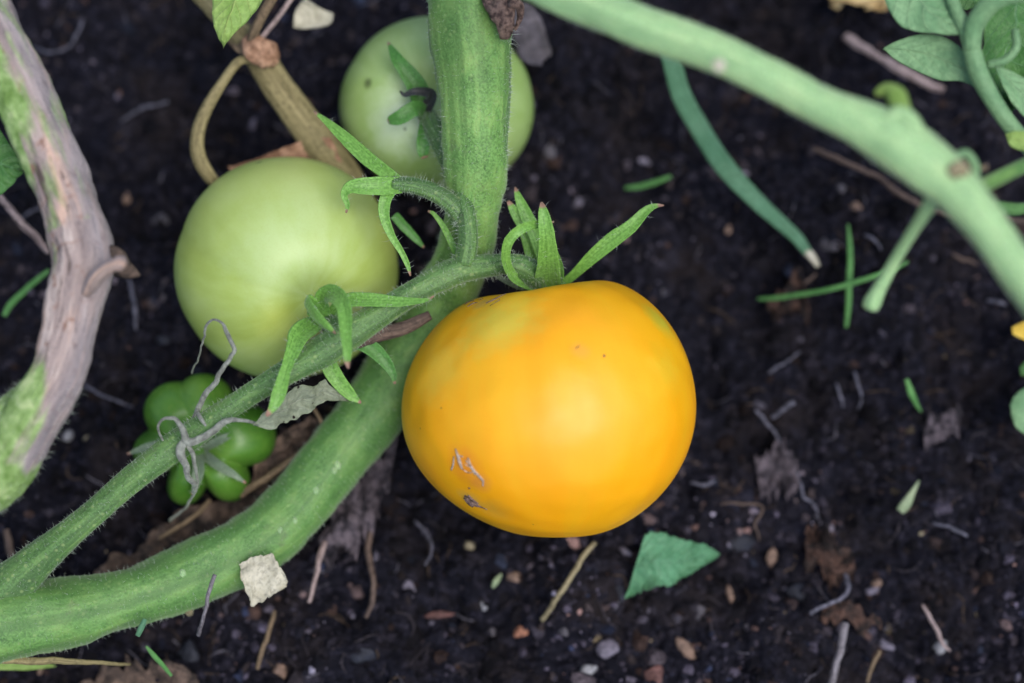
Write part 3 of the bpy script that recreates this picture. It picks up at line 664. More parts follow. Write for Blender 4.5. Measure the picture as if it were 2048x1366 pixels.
# brown knot and dead leaf base at the top of the stem
kn = tube('stem_knot', [(985, -20, 7.9, 24), (1000, 15, 8.1, 26), (1008, 45, 8.0, 19), (1012, 75, 7.7, 9)], M['scab'], t, n=26, sides=20, lump=0.35, ridge=0.1)
tube('knot_ridge', [(1020, 5, 8.4, 10), (1038, 12, 8.2, 9), (1040, 35, 7.9, 6), (1030, 60, 7.7, 3)], M['scab'], t, n=20, sides=10, lump=0.3)
rib = tube('stem_rib', [(1018, 60, 7.1, 7), (1014, 130, 6.9, 6), (1012, 230, 6.5, 6), (1006, 330, 5.9, 5), (996, 420, 5.0, 4)], M['truss'], t, n=40, sides=10, lump=0.1)
hairs(rib, 900, 0.0018, rib, seed=61)
# root initials: pale raised bumps along the low stem
rr = np.random.default_rng(12)
V0 = o_d[ms.name][0]
for k, (px, py, rp) in enumerate([(675, 930, 7), (632, 980, 6), (380, 1222, 9), (446, 1215, 9), (365, 1146, 7), (590, 1040, 5), (668, 940, 6), (560, 1060, 5), (500, 1160, 6)]):
    from_mesh = BVHTree.FromObject(ms, bpy.context.evaluated_depsgraph_get()) if k == 0 else from_mesh
    # main_stem verts are relative to the thing's origin
    if k == 0: off0 = Vector(origin_of(t)); 
    p0 = Vector(P(px, py, 0.2)) - off0; dd = (Vector(P(px, py, 0.0)) - Vector(P(px, py, 0.2))).normalized()
    loc, nr, _, _ = from_mesh.ray_cast(p0, dd)
    if loc is None: continue
    q = np.array(loc + off0); v, f = ICO2; nr = np.array(nr)
    V = v * (1 + rr.uniform(-.18, .18, (len(v), 1))) * rp * S(q) * np.array([1.0, 1.4, 0.8]) + q - nr * rp * S(q) * 0.3
    mk('root_bud', V, f.tolist(), M['straw'] if k in (2, 3) else M['pale_stem'], t, {'tc': v, 'tu': v})
# dried wisps on the truss
tube('dried_tendril', [(384, 748, 3.6, 2), (398, 715, 4.6, 2.5), (406, 680, 5.4, 3), (412, 655, 5.8, 3.5), (427, 640, 6.1, 3.5), (445, 647, 6.2, 4), (455, 668, 6.2, 6), (468, 700, 6.1, 6), (462, 715, 6.0, 6), (440, 748, 5.8, 7), (415, 785, 5.5, 8), (395, 820, 5.2, 8), (388, 862, 4.9, 8)], M['dry_grey'], t, n=90, sides=10, lump=0.2, kinks=0.0007)
tube('dried_tendril', [(326, 882, 5.3, 3), (318, 858, 5.6, 3.5), (328, 838, 5.8, 4), (350, 836, 5.9, 6), (366, 856, 5.8, 8), (375, 880, 5.6, 11), (395, 880, 5.6, 10), (425, 862, 5.6, 9), (455, 842, 5.7, 8), (490, 843, 5.7, 5), (520, 850, 5.7, 4)], M['dry_grey'], t, n=90, sides=12, lump=0.25, kinks=0.0006)
tube('dried_tendril', [(372, 880, 5.6, 11), (362, 902, 5.5, 12), (372, 925, 5.3, 10), (376, 950, 5.0, 8), (392, 968, 4.6, 6), (385, 988, 4.2, 3)], M['dry_grey'], t, n=60, sides=12, lump=0.4, kinks=0.0009)
tube('dried_tendril', [(375, 890, 5.5, 7), (388, 912, 5.3, 6), (392, 940, 4.9, 5), (396, 968, 4.3, 3), (382, 1000, 3.0, 4), (370, 1018, 2.2, 3), (340, 1040, 1.5, 4)], M['dry_grey'], t, n=50, sides=9, lump=0.3, kinks=0.0005)
tube('dried_tendril', [(392, 822, 5.4, 6), (402, 838, 5.6, 6), (412, 852, 5.6, 3)], M['dry_grey'], t, n=16, sides=8, lump=0.3)
blade('withered_leaf', [(505, 848, 5.7), (548, 800, 5.8), (590, 775, 5.5), (622, 770, 5.0), (645, 760, 4.7), (665, 775, 4.5), (692, 803, 4.1)], [(508, 852, 5.7), (540, 856, 5.4), (590, 838, 5.0), (630, 815, 4.7), (655, 803, 4.5), (675, 800, 4.3), (694, 806, 4.1)],
      M['leaf_withered'], t, nu=60, nv=18, crinkle=0.40, ragged=0.15, curl=0.12, seed=3)
tube('dry_strand', [(860, 630, 4.2, 10), (810, 655, 4.3, 14), (760, 668, 4.5, 15), (715, 690, 4.7, 8)], M['twig_brown'], t, n=30, sides=10, flat=0.5, lump=0.2)

# pale scrap resting on the stem
o = blade('leaf_scrap', [(480, 1128, 3.0), (505, 1112, 3.1), (532, 1104, 3.1), (558, 1128, 3.05), (576, 1162, 2.9)], [(482, 1150, 3.0), (495, 1180, 3.0), (503, 1206, 2.9), (540, 1190, 2.9), (572, 1172, 2.85)],
          M['scrap_pale'], nu=34, nv=18, crinkle=0.20, curl=0.10, ragged=0.16, seed=8, thick=0.0006)
tag(o, 'cream flake of dry leaf stuck on the curved lower green stem', 'leaf scrap')

# ================================================================== RIGHT-HAND STEM
t = thing('tomato_vine', 'pale green blurred tomato stem slanting across the upper right corner', 'plant stem', P(1870, 340, 0.1) * [1, 1, 0])
rs = tube('side_stem', [(1000, -75, 11.2, 44), (1090, -28, 11.4, 42), (1174, 8, 11.5, 42), (1264, 46, 11.7, 42), (1424, 104, 11.9, 40), (1530, 152, 12.0, 39), (1624, 203, 12.0, 39), (1724, 250, 12.1, 46), (1790, 286, 12.1, 56), (1850, 327, 12.1, 55), (1900, 368, 12.1, 47), (1950, 425, 12.1, 43), (1990, 478, 12.1, 41), (2080, 600, 12.1, 41), (2180, 730, 12.1, 41)],
          M['pale_stem'], t, n=150, sides=36, lump=0.05, ridge=0.03)
hairs(rs, 4000, 0.0009, rs, thick=0.00003, seed=15)
tube('leaf_scar', [(1760, 262, 12.5, 12), (1795, 232, 12.4, 20), (1822, 252, 12.4, 22), (1840, 285, 12.4, 14)], M['pale_stem'], t, n=24, sides=16, lump=0.2)
tube('leaf_scar', [(1900, 350, 12.6, 14), (1918, 338, 12.6, 16), (1930, 350, 12.5, 12)], M['straw'], t, n=16, sides=14, lump=0.25)
tube('bud', [(1802, 250, 12.0, 16), (1800, 212, 11.8, 20), (1790, 188, 11.7, 20), (1772, 180, 11.6, 15), (1750, 188, 11.5, 5)], M['leaf_lime'], t, n=30, sides=16, flat=0.6, lump=0.2)
tube('leaf_stalk', [(1885, 368, 11.6, 20), (1858, 412, 11.2, 15), (1826, 462, 10.5, 12), (1792, 518, 9.8, 12), (1762, 570, 9.4, 14), (1746, 602, 9.2, 18), (1741, 614, 9.1, 17)], M['pale_stem'], t, n=44, sides=16, lump=0.04)
tube('leaf_stalk', [(1925, 400, 11.6, 16), (1965, 372, 10.6, 15), (2010, 350, 10.0, 15), (2080, 318, 9.4, 15), (2200, 270, 9.0, 14)], M['stem'], t, n=30, sides=14, lump=0.05)
tube('curled_shoot', [(1915, 350, 12.0, 9), (1912, 318, 11.6, 8), (1932, 306, 11.4, 8), (1950, 330, 11.2, 9), (1955, 360, 11.0, 5)], M['leaf_mint'], t, n=30, sides=10, flat=0.4)
tube('curled_shoot', [(1975, 402, 9.0, 5), (2005, 415, 8.8, 12), (2040, 418, 8.6, 12), (2080, 408, 8.4, 5)], M['leaf_green'], t, n=24, sides=10, flat=0.3, lump=0.1)
o = tube('pale_mark', [(1436, 118, 13.02, 8), (1438, 130, 13.02, 13), (1437, 143, 13.0, 8)], M['scrap_pale'], t, n=8, sides=12, flat=0.15, lump=0.3)

# ================================================================== TOP RIGHT LEAFY SHOOT
t = thing('leafy_shoot', 'soft green leafy shoot in the upper right corner behind the slanting stem', 'plant shoot', P(1980, 200, 0.01) * [1, 1, 0])
tube('leaf_stalk', [(1890, -40, 9.4, 12), (1912, 20, 9.3, 13), (1938, 75, 9.2, 17), (1955, 140, 9.0, 19), (1985, 200, 8.8, 18), (2030, 262, 8.6, 17), (2100, 340, 8.2, 17), (2200, 450, 7.0, 18)], M['leaf_mint'], t, n=50, sides=14, lump=0.04)
tube('leaf_stalk', [(1945, 100, 9.2, 16), (1950, 50, 9.5, 20), (1985, 5, 9.9, 20), (2040, -12, 10.1, 18), (2120, 0, 10.2, 16)], M['leaf_mint'], t, n=40, sides=14, flat=0.7)
tube('leaf_stalk', [(2030, 60, 9.0, 8), (2032, 95, 9.0, 9), (2010, 120, 8.9, 9), (1975, 130, 8.8, 8)], M['leaf_mint'], t, n=24, sides=10)
blade('leaf', [(1790, -90, 9.0), (1768, -20, 9.0), (1778, 20, 9.0), (1810, 55, 9.0), (1880, 68, 9.1), (1942, 72, 9.2)], [(1900, -100, 9.2), (1895, -40, 9.2), (1905, -10, 9.2), (1920, 15, 9.2), (1932, 45, 9.2), (1946, 78, 9.2)], M['leaf_mint'], t, nu=34, nv=16, sag=-0.06, crinkle=0.08, seed=21)
blade('leaf', [(1768, 95, 8.4), (1805, 78, 8.5), (1850, 68, 8.6), (1900, 80, 8.7), (1955, 130, 8.8), (1985, 195, 8.7)], [(1768, 97, 8.4), (1790, 118, 8.3), (1830, 140, 8.3), (1880, 160, 8.4), (1930, 165, 8.5), (1985, 200, 8.7)], M['leaf_mint'], t, nu=34, nv=14, sag=0.10, crinkle=0.10, seed=22)
blade('leaf', [(1965, 10, 8.4), (1970, 80, 8.2), (1955, 140, 8.0), (1975, 200, 8.0), (2030, 230, 8.0)], [(2120, -20, 8.2), (2100, 60, 8.0), (2075, 120, 7.8), (2060, 150, 7.8), (2035, 170, 7.9)], M['leaf_green'], t, nu=34, nv=16, sag=0.22, crinkle=0.16, seed=23)
blade('leaf', [(1990, 130, 8.5), (2010, 180, 8.4), (2045, 230, 8.2), (2120, 290, 8.0)], [(1992, 128, 8.5), (2040, 150, 8.3), (2090, 190, 8.1), (2130, 280, 8.0)], M['leaf_mint'], t, nu=26, nv=12, sag=0.1, crinkle=0.1, seed=24)
blade('leaf', [(1900, -60, 8.0), (1905, -10, 7.9), (1930, 20, 7.8), (1950, 10, 7.8)], [(1990, -60, 8.0), (1985, -20, 7.9), (1975, 0, 7.8), (1952, 12, 7.8)], M['leaf_green'], t, nu=20, nv=12, crinkle=0.1, seed=25)
blade('leaf', [(2012, 268, 8.8), (2030, 262, 8.9), (2060, 265, 8.8), (2100, 280, 8.6)], [(2014, 276, 8.8), (2022, 292, 8.8), (2050, 302, 8.7), (2100, 300, 8.6)], M['leaf_lime'], t, nu=18, nv=10, crinkle=0.1, seed=26)

# ================================================================== WOODY STEM, LEFT
t = thing('woody_stem', 'thick woody stem with peeling pinkish grey bark and green patches along the left edge', 'plant stem', P(60, 800, 0.01) * [1, 1, 0])
def green_share(TU, TC, V):
    u = TU[:, 0]; side = TC[:, 1]                                      # side: +1 faces left
    g = np.clip(side * 0.9 + 0.32 - np.clip((u - 0.33) / 0.12, 0, 2), -1, 1)     # green left flank near the top
    g2 = np.clip((u - 0.71) / 0.05, -1, 1) * 0.6 + side * 0.7 - 0.15             # green again low down, from the left
    g3 = np.clip((u - 0.81) / 0.04, -1, 1)
    TU[:, 1] = np.maximum(np.maximum(g, g2 * (u > 0.5)), g3) * 0.5 + 0.5 - 0.1; return TU
ws = tube('trunk', [(-130, -220, 9.4, 58), (-92, -110, 9.2, 58), (-46, 0, 9.0, 60), (2, 100, 8.8, 60), (48, 190, 8.5, 60), (90, 280, 8.3, 59), (126, 370, 8.1, 58), (152, 455, 7.9, 61), (165, 525, 7.85, 63), (154, 590, 7.7, 58), (138, 660, 7.5, 54), (116, 740, 7.3, 54), (78, 815, 7.1, 58), (36, 880, 6.8, 64), (-8, 945, 6.5, 64), (-75, 1010, 6.2, 50), (-170, 1060, 5.8, 42)],
          M['woody'], t, n=190, sides=48, lump=0.08, ridge=0.008, tufn=green_share)
hairs(ws, 5000, 0.0014, ws, thick=0.000028, seed=31, sel=lambda V: V[:, 1] < P(0, 780, 0.07)[1])
tube('branch_stub', [(172, 588, 8.25, 10), (190, 558, 8.6, 15), (212, 538, 8.8, 14), (230, 530, 8.9, 13), (242, 527, 8.9, 16), (246, 530, 8.85, 12)], M['woody'], t, n=26, sides=18, lump=0.18)
tube('branch_stub', [(205, 500, 8.0, 18), (228, 520, 7.9, 24), (248, 538, 7.8, 19), (272, 548, 7.7, 8), (280, 550, 7.7, 2)], M['bark_brown'], t, n=26, sides=16, lump=0.2, flat=0.8)
hb = tube('green_shoot', [(78, 762, 7.0, 10), (48, 800, 6.9, 34), (18, 860, 6.7, 62), (-2, 920, 6.3, 68), (-25, 980, 5.9, 45), (-60, 1030, 5.5, 30)], M['woody'], t, n=50, sides=28, lump=0.06, tufn=lambda TU, TC, V: TU + np.array([0, 1.0, 0]))
hairs(hb, 2600, 0.0015, hb, thick=0.000028, seed=33)

# ================================================================== DRY STALK, TOP
t = thing('dry_stalk', 'withered tan-olive stalk with a papery brown joint behind the pale green tomato', 'dry stalk', P(520, 120, 0.01) * [1, 1, 0])
tube('stalk', [(360, -60, 4.6, 22), (410, -5, 4.4, 22), (470, 55, 4.2, 25), (512, 105, 4.0, 30), (555, 170, 3.6, 31), (600, 235, 3.2, 33), (650, 300, 2.8, 38), (700, 370, 2.2, 34), (760, 480, 1.2, 34)], M['dry_olive'], t, n=80, sides=24, lump=0.06, ridge=0.02)
tube('withered_tendril', [(500, 118, 4.3, 8), (475, 125, 4.4, 9), (445, 165, 4.4, 10), (415, 215, 4.3, 12), (396, 265, 4.2, 14), (396, 310, 4.0, 15), (418, 350, 3.7, 14), (450, 385, 3.2, 10)], M['dry_olive'], t, n=60, sides=14, lump=0.07)
tube('joint', [(492, 78, 4.5, 12), (512, 98, 4.6, 24), (535, 112, 4.4, 26), (548, 122, 4.2, 14)], M['paper_brown'], t, n=24, sides=20, lump=0.4, ridge=0.08)
tube('twig', [(600, -30, 5.0, 7), (570, 15, 4.9, 7), (540, 55, 4.7, 7), (515, 85, 4.5, 8)], M['twig_pink'], t, n=24, sides=8, lump=0.15)
tube('twig', [(560, -30, 5.4, 12), (530, 20, 5.2, 13), (510, 60, 4.9, 12), (498, 95, 4.5, 8)], M['dry_tan'], t, n=24, sides=10, lump=0.15)
blade('papery_leaf', [(448, 78, 4.2), (470, 60, 4.3), (500, 62, 4.4), (515, 90, 4.4)], [(450, 82, 4.1), (465, 95, 4.2), (480, 108, 4.3), (505, 110, 4.3)], M['dry_tan'], t, nu=16, nv=10, crinkle=0.3, seed=5)
blade('papery_leaf', [(455, 335, 2.8), (510, 318, 2.9), (560, 300, 3.1), (610, 280, 3.3), (660, 275, 3.4)], [(462, 345, 2.7), (520, 335, 2.8), (580, 320, 2.9), (640, 315, 3.0), (685, 325, 3.0)], M['paper_brown'], t, nu=34, nv=12, crinkle=0.4, seed=6)
o = blade('leaf_tip', [(418, -90, 6.6), (424, -10, 6.6), (426, 40, 6.5), (436, 75, 6.4), (447, 92, 6.2)], [(560, -90, 6.8), (532, -12, 6.7), (500, 35, 6.6), (470, 65, 6.5), (448, 92, 6.2)], M['leaf_lime'], nu=30, nv=16, sag=-0.10, crinkle=0.06, seed=9)
tag(o, 'yellow-green leaf tip hanging in from the top edge above the dry stalk', 'leaf')
o = blade('leaf_scrap', [(588, 55, 3.6), (590, 25, 3.8), (602, 5, 4.0), (612, 0, 4.1)], [(600, 58, 3.6), (625, 57, 3.6), (655, 50, 3.5), (662, 28, 3.5)], M['scrap_pale'], nu=18, nv=12, crinkle=0.25, curl=0.1, seed=10, thick=0.0008)
tag(o, 'pale bleached leaf scrap beside the dry stalk at the top edge', 'leaf scrap')
o = blade('leaf', [(-90, 150, 7.6), (-30, 210, 7.5), (8, 272, 7.4), (38, 318, 7.3), (42, 340, 7.3)], [(-120, 400, 7.2), (-60, 405, 7.2), (-10, 396, 7.2), (25, 370, 7.2), (43, 342, 7.3)], M['leaf_green'], nu=34, nv=18, sag=-0.05, crinkle=0.08, seed=11)
tag(o, 'green leaf poking out from behind the woody stem at the left edge', 'leaf')

# dead leaf by the upper stem
o = blade('dead_leaf', [(1025, 15, 3.6), (1060, 10, 3.4), (1085, 60, 3.0), (1102, 110, 2.6)], [(1022, 60, 3.6), (1030, 100, 3.3), (1050, 125, 3.0), (1085, 132, 2.6)], M['leaf_ash'], nu=24, nv=14, crinkle=0.2, curl=0.1, seed=12, thick=0.0006)
tag(o, 'grey shrivelled dead leaf just right of the upright stem near the top', 'dead leaf')

# ================================================================== LITTER ON THE SOIL
def litter_blade(name, ea, eb, mat, label, cat, **kw):
    if name == 'dead_leaf': kw.update(nu=int(kw['nu'] * 1.6), nv=int(kw['nv'] * 1.4), ragged=0.55, crinkle=kw.get('crinkle', 0) * 1.5 + 0.1)
    o = blade(name, ea, eb, M[mat], ground=True, **kw); return tag(o, label, cat)
litter_blade('leaf_fragment', [(1290, 1064, 1.2), (1318, 1066, 1.1), (1345, 1078, .8), (1378, 1082, .8), (1405, 1086, 1.0), (1438, 1106, .9)], [(1254, 1190, .5), (1285, 1188, .7), (1312, 1178, .9), (1340, 1176, .8), (1352, 1160, .7), (1395, 1138, .9), (1436, 1110, .9)], 'leaf_fragment',
             'torn blue-green leaf fragment on the soil below the orange tomato', 'leaf', nu=56, nv=26, sag=-0.06, crinkle=0.16, curl=0.12, serr=0.06, ragged=0.10, seed=31)
litter_blade('dead_leaf', [(702, 942, 1.2), (725, 915, 1.3), (760, 892, 1.4), (795, 885, 1.4)], [(652, 1080, .8), (700, 1095, .8), (745, 1060, .9), (782, 985, 1.1)], 'leaf_dead_grey',
             'mottled grey-purple shrivelled leaf between the lower stem and the orange tomato', 'dead leaf', nu=34, nv=20, crinkle=0.28, seed=32, thick=0.0008)
litter_blade('dead_leaf', [(150, 1175, .5), (260, 1110, .7), (370, 1040, .9), (470, 965, 1.1), (560, 885, 1.2), (620, 830, 1.2)], [(200, 1215, .4), (320, 1150, .6), (440, 1070, .8), (540, 990, 1.0), (620, 920, 1.1), (665, 860, 1.1)], 'bark_brown',
             'long curled brown dead leaf running along the upper side of the lower stem', 'dead leaf', nu=60, nv=16, crinkle=0.35, curl=0.2, seed=33, thick=0.0008)
litter_blade('dead_leaf', [(160, 1340, .5), (240, 1325, .6), (330, 1330, .7), (390, 1345, .6)], [(170, 1420, .3), (250, 1430, .4), (330, 1420, .4), (400, 1400, .4)], 'bark_brown',
             'brown dead leaf under the stem at the bottom edge', 'dead leaf', nu=30, nv=14, crinkle=0.3, seed=34)
litter_blade('dead_leaf', [(1612, 1062, .5), (1650, 1050, .7), (1680, 1080, .8), (1705, 1110, .7)], [(1615, 1130, .4), (1640, 1155, .5), (1675, 1165, .5), (1712, 1140, .6)], 'leaf_dead_brown',
             'reddish brown crumpled leaf on the soil in the lower right', 'dead leaf', nu=26, nv=16, crinkle=0.35, curl=0.15, seed=35, thick=0.0007)
litter_blade('dead_leaf', [(1535, 620, .4), (1560, 590, .5), (1590, 560, .6), (1606, 545, .6)], [(1550, 638, .4), (1580, 640, .5), (1605, 640, .5), (1622, 638, .5)], 'leaf_dead_brown',
             'curled brown scrap of leaf under the crossed grass blades', 'dead leaf', nu=22, nv=14, crinkle=0.3, curl=0.2, seed=36)
litter_blade('dead_leaf', [(1845, 850, .4), (1865, 835, .6), (1895, 820, .8), (1920, 812, .9)], [(1850, 900, .3), (1875, 890, .4), (1905, 872, .5), (1925, 830, .7)], 'leaf_dead_grey',
             'small crumpled grey leaf scrap right of the tiny grass tip', 'dead leaf', nu=22, nv=14, crinkle=0.35, seed=37)
litter_blade('dead_leaf', [(1510, 915, .4), (1550, 900, .5), (1585, 920, .6), (1600, 960, .5)], [(1520, 985, .3), (1545, 1000, .4), (1575, 990, .5), (1600, 970, .5)], 'leaf_dead_grey',
             'dull grey-brown leaf scrap on the soil above the torn green fragment', 'dead leaf', nu=22, nv=14, crinkle=0.3, seed=38)
litter_blade('dead_leaf', [(1640, 1215, .4), (1690, 1205, .6), (1740, 1225, .6), (1765, 1245, .5)], [(1645, 1245, .3), (1690, 1250, .4), (1730, 1262, .4), (1765, 1255, .4)], 'leaf_dead_brown',
             'narrow brown leaf scrap above the grey twig at the bottom edge', 'dead leaf', nu=22, nv=12, crinkle=0.3, seed=39)
litter_blade('dead_leaf', [(1700, -60, 1.5), (1712, -5, 1.5), (1740, 18, 1.5), (1770, 10, 1.5)], [(1830, -60, 1.5), (1810, -20, 1.5), (1790, 0, 1.5), (1773, 8, 1.5)], 'tan_leaf',
             'tan dry leaf at the top edge left of the leafy shoot', 'dead leaf', nu=20, nv=12, crinkle=0.15, seed=40)
litter_blade('dead_leaf', [(1655, -30, 1.2), (1662, 0, 1.2), (1675, 18, 1.2)], [(1690, -30, 1.2), (1686, 0, 1.2), (1676, 18, 1.2)], 'tan_leaf',
             'tiny straw-coloured leaf tip at the top edge, left of the tan dry leaf', 'dead leaf', nu=14, nv=8, crinkle=0.2, seed=41)
litter_blade('leaf', [(2024, 655, 1.5), (2036, 648, 1.5), (2060, 640, 1.5), (2100, 640, 1.5)], [(2026, 668, 1.5), (2040, 676, 1.5), (2062, 682, 1.5), (2100, 680, 1.5)], 'yellow_leaf',
             'yellow leaf tip reaching in at the right edge', 'leaf', nu=18, nv=10, crinkle=0.1, seed=42)
litter_blade('leaf', [(2020, 810, 1.6), (2030, 790, 1.6), (2060, 770, 1.6), (2110, 760, 1.5)], [(2022, 830, 1.6), (2035, 858, 1.6), (2070, 875, 1.6), (2120, 870, 1.5)], 'leaf_mint',
             'rounded green leaf edge at the right side of the picture', 'leaf', nu=22, nv=12, sag=-0.1, crinkle=0.05, seed=43)
litter_blade('leaf', [(2040, 735, 1.0), (2055, 720, 1.0), (2090, 710, 1.0)], [(2042, 750, 1.0), (2060, 752, 1.0), (2095, 750, 1.0)], 'leaf_green',
             'small dark green leaf tip at the right edge above the rounded leaf', 'leaf', nu=14, nv=8, crinkle=0.05, seed=44)
litter_blade('leaf', [(-60, 1300, 1.6), (0, 1310, 1.6), (60, 1318, 1.5), (110, 1330, 1.3)], [(-60, 1345, 1.4), (0, 1342, 1.4), (60, 1340, 1.4), (112, 1334, 1.3)], 'leaf_lime',
             'dull yellow-green leaf below the stem in the lower left corner', 'leaf', nu=22, nv=10, crinkle=0.2, seed=45)

def ground_tube(name, pts, mat, label, cat, **kw):
    if name == 'grass_blade' and mat == 'grass': pts = [(a, b, c, d * 0.66) for a, b, c, d in pts]
    kw.setdefault('n', 40); kw.setdefault('sides', 9); kw.setdefault('lump', 0.22)
    if name == 'twig': kw.setdefault('kinks', 0.0006)
    if mat == 'twig_pink': kw['lump'] = 0.45
    o = tube(name, pts, M[mat], ground=True, **kw); return tag(o, label, cat)
# grass
ground_tube('grass_blade', [(1325, 60, 3.0, 16), (1342, 120, 2.8, 19), (1362, 190, 2.5, 20), (1400, 260, 2.1, 20), (1450, 335, 1.7, 20), (1510, 400, 1.4, 17), (1560, 445, 1.1, 14), (1595, 478, .9, 12), (1615, 505, .8, 9)], 'chive',
            'long blue-green blade curving down from under the slanting stem', 'grass blade', flat=0.35, cup=0.4, n=70, lump=0.03)
tube('dry_tip', None, M['scrap_pale'], bpy.data.objects['grass_blade'], n=10, sides=8, raw=pts3([(1612, 501, .82, 9.5), (1625, 515, .75, 8), (1636, 533, .7, 5)], True), flat=0.4)
ground_tube('grass_blade', [(1250, 376, .7, 5), (1280, 373, .8, 8), (1312, 364, .9, 8), (1342, 353, .9, 5)], 'grass', 'short green grass clipping left of the long curved blade', 'grass blade', flat=0.4)
ground_tube('grass_blade', [(1515, 598, .8, 4), (1560, 595, 1.0, 7), (1640, 582, 1.1, 7), (1700, 568, 1.2, 8), (1770, 545, 1.3, 8), (1816, 523, 1.3, 4)], 'grass', 'long thin grass blade lying nearly level, crossing the upright blade', 'grass blade', flat=0.4, n=50)
ground_tube('grass_blade', [(1696, 448, .6, 3), (1700, 500, .8, 8), (1699, 560, .9, 9), (1697, 610, .7, 8), (1692, 655, .5, 5)], 'grass', 'upright thin grass blade crossing the level one', 'grass blade', flat=0.4)
ground_tube('grass_blade', [(1813, 758, .9, 6), (1822, 785, .8, 10), (1833, 808, .6, 7), (1842, 824, .4, 3)], 'grass', 'tiny pale green grass tip standing in bare soil at the right', 'grass blade', flat=0.4)
ground_tube('grass_blade', [(8, 632, 1.5, 8), (22, 608, 1.5, 10), (48, 583, 1.4, 9), (70, 563, 1.3, 8), (98, 540, 1.1, 5)], 'grass', 'bright grass blade at the left edge beside the woody stem', 'grass blade', flat=0.4)
ground_tube('grass_blade', [(292, 1292, 2.4, 3), (305, 1308, 2.3, 7), (325, 1330, 2.2, 7), (343, 1352, 2.1, 5)], 'grass', 'bright green grass clipping under the stem at the bottom edge', 'grass blade', flat=0.4)
ground_tube('grass_blade', [(1800, 1022, .7, 9), (1812, 1008, .8, 10), (1825, 985, .8, 6), (1838, 962, .7, 2)], 'grass_pale', 'whitish green grass stub on the soil in the lower right', 'grass blade', flat=0.5)
ground_tube('grass_blade', [(985, 1175, .5, 3), (993, 1162, .6, 6), (1003, 1148, .5, 2)], 'grass_pale', 'tiny yellow-green clipping left of the straw twig', 'grass blade', flat=0.5)
ground_tube('grass_blade', [(275, 1272, 3.6, 5), (283, 1255, 3.7, 6), (290, 1238, 3.7, 4)], 'chive', 'dark green clipping lying on the edge of the lower stem', 'grass blade', flat=0.5)
# twigs
ground_tube('twig', [(1190, 1086, .8, 6), (1160, 1125, .8, 7), (1125, 1180, .8, 7), (1085, 1240, .6, 6)], 'straw', 'straw-coloured twig on the soil below the orange tomato', 'twig')
ground_tube('twig', [(1690, 1248, .6, 10), (1685, 1290, .7, 9), (1672, 1330, .7, 9), (1658, 1400, .7, 9)], 'twig_grey', 'pale grey twig pointing down at the bottom edge', 'twig')
ground_tube('twig', [(742, 1060, .8, 6), (738, 1110, .8, 8), (748, 1160, .9, 7), (745, 1200, .8, 7), (732, 1235, .6, 5)], 'twig_brown', 'thin brown twig hanging below the mottled dead leaf', 'twig', kinks=0.0006)
ground_tube('twig', [(650, 1085, 1.2, 7), (640, 1120, 1.2, 7), (630, 1160, 1.1, 6), (620, 1205, 1.0, 5)], 'twig_pink', 'short pinkish twig right of the cream flake on the stem', 'twig')
ground_tube('twig', [(430, 1150, 3.8, 5), (420, 1185, 3.7, 5), (410, 1225, 3.4, 5), (397, 1272, 2.6, 5)], 'twig_grey', 'thin grey twig leaning against the lower stem left of the cream flake', 'twig')
ground_tube('twig', [(480, 992, 1.6, 9), (530, 958, 1.8, 9), (590, 915, 1.8, 9), (645, 880, 1.7, 9), (690, 850, 1.5, 7)], 'dry_tan', 'tan twig slanting between the small ribbed tomato and the lower stem', 'twig', n=50, kinks=0.0006)
ground_tube('twig', [(640, 905, 1.6, 5), (648, 870, 1.7, 5), (640, 835, 1.7, 5), (620, 805, 1.6, 4)], 'dry_tan', 'thin curved brown twig under the withered grey leaf', 'twig')
ground_tube('twig', [(-40, 350, 3.5, 9), (10, 405, 3.2, 9), (50, 450, 2.9, 9), (100, 505, 2.5, 8)], 'twig_pink', 'brown twig passing behind the woody stem at the left edge', 'twig')
ground_tube('twig', [(1690, 72, .8, 10), (1715, 88, .9, 11), (1745, 105, .9, 9), (1765, 118, .8, 7)], 'twig_pink', 'short pinkish twig in the upper right, upper of the two in line', 'twig', flat=0.5)
ground_tube('twig', [(1762, 116, .8, 8), (1800, 138, .9, 12), (1845, 160, .9, 11), (1886, 180, .8, 7)], 'twig_pink', 'longer pinkish twig in the upper right below the leafy shoot', 'twig', flat=0.5)
ground_tube('twig', [(1625, 298, .7, 5), (1680, 318, .8, 7), (1740, 345, .8, 6), (1800, 385, .8, 7), (1850, 415, .8, 7), (1920, 430, .8, 6), (2060, 440, .8, 6)], 'twig_brown', 'long thin brown twig under the slanting pale stem', 'twig', n=60, kinks=0.001)
ground_tube('twig', [(-60, 1318, 3.6, 8), (40, 1320, 3.5, 9), (130, 1322, 3.2, 8), (215, 1328, 2.6, 5), (260, 1330, 2.0, 3)], 'dry_olive', 'straw-yellow twig running level under the stem in the lower left corner', 'twig')
ground_tube('twig', [(420, 1000, 1.4, 5), (400, 1025, 1.5, 6), (360, 1050, 1.4, 6), (320, 1075, 1.2, 5)], 'dry_tan', 'short tan twig just below the small ribbed tomato', 'twig')
ground_tube('twig', [(12, 1060, .9, 9), (22, 1100, .9, 10), (30, 1140, .9, 7)], 'twig_brown', 'stubby brown twig beside the truss stalk at the left edge', 'twig')
ground_tube('twig', [(1620, 1228, .7, 5), (1690, 1190, .8, 5), (1695, 1160, .8, 6), (1690, 1145, .7, 5)], 'root', 'bent pale twig between the brown leaf and the grey twig', 'twig')
ground_tube('twig', [(1845, 1210, .6, 3), (1870, 1250, .7, 5), (1885, 1285, .7, 5), (1900, 1300, .6, 3)], 'twig_pink', 'small tan twig near the lower right corner', 'twig')
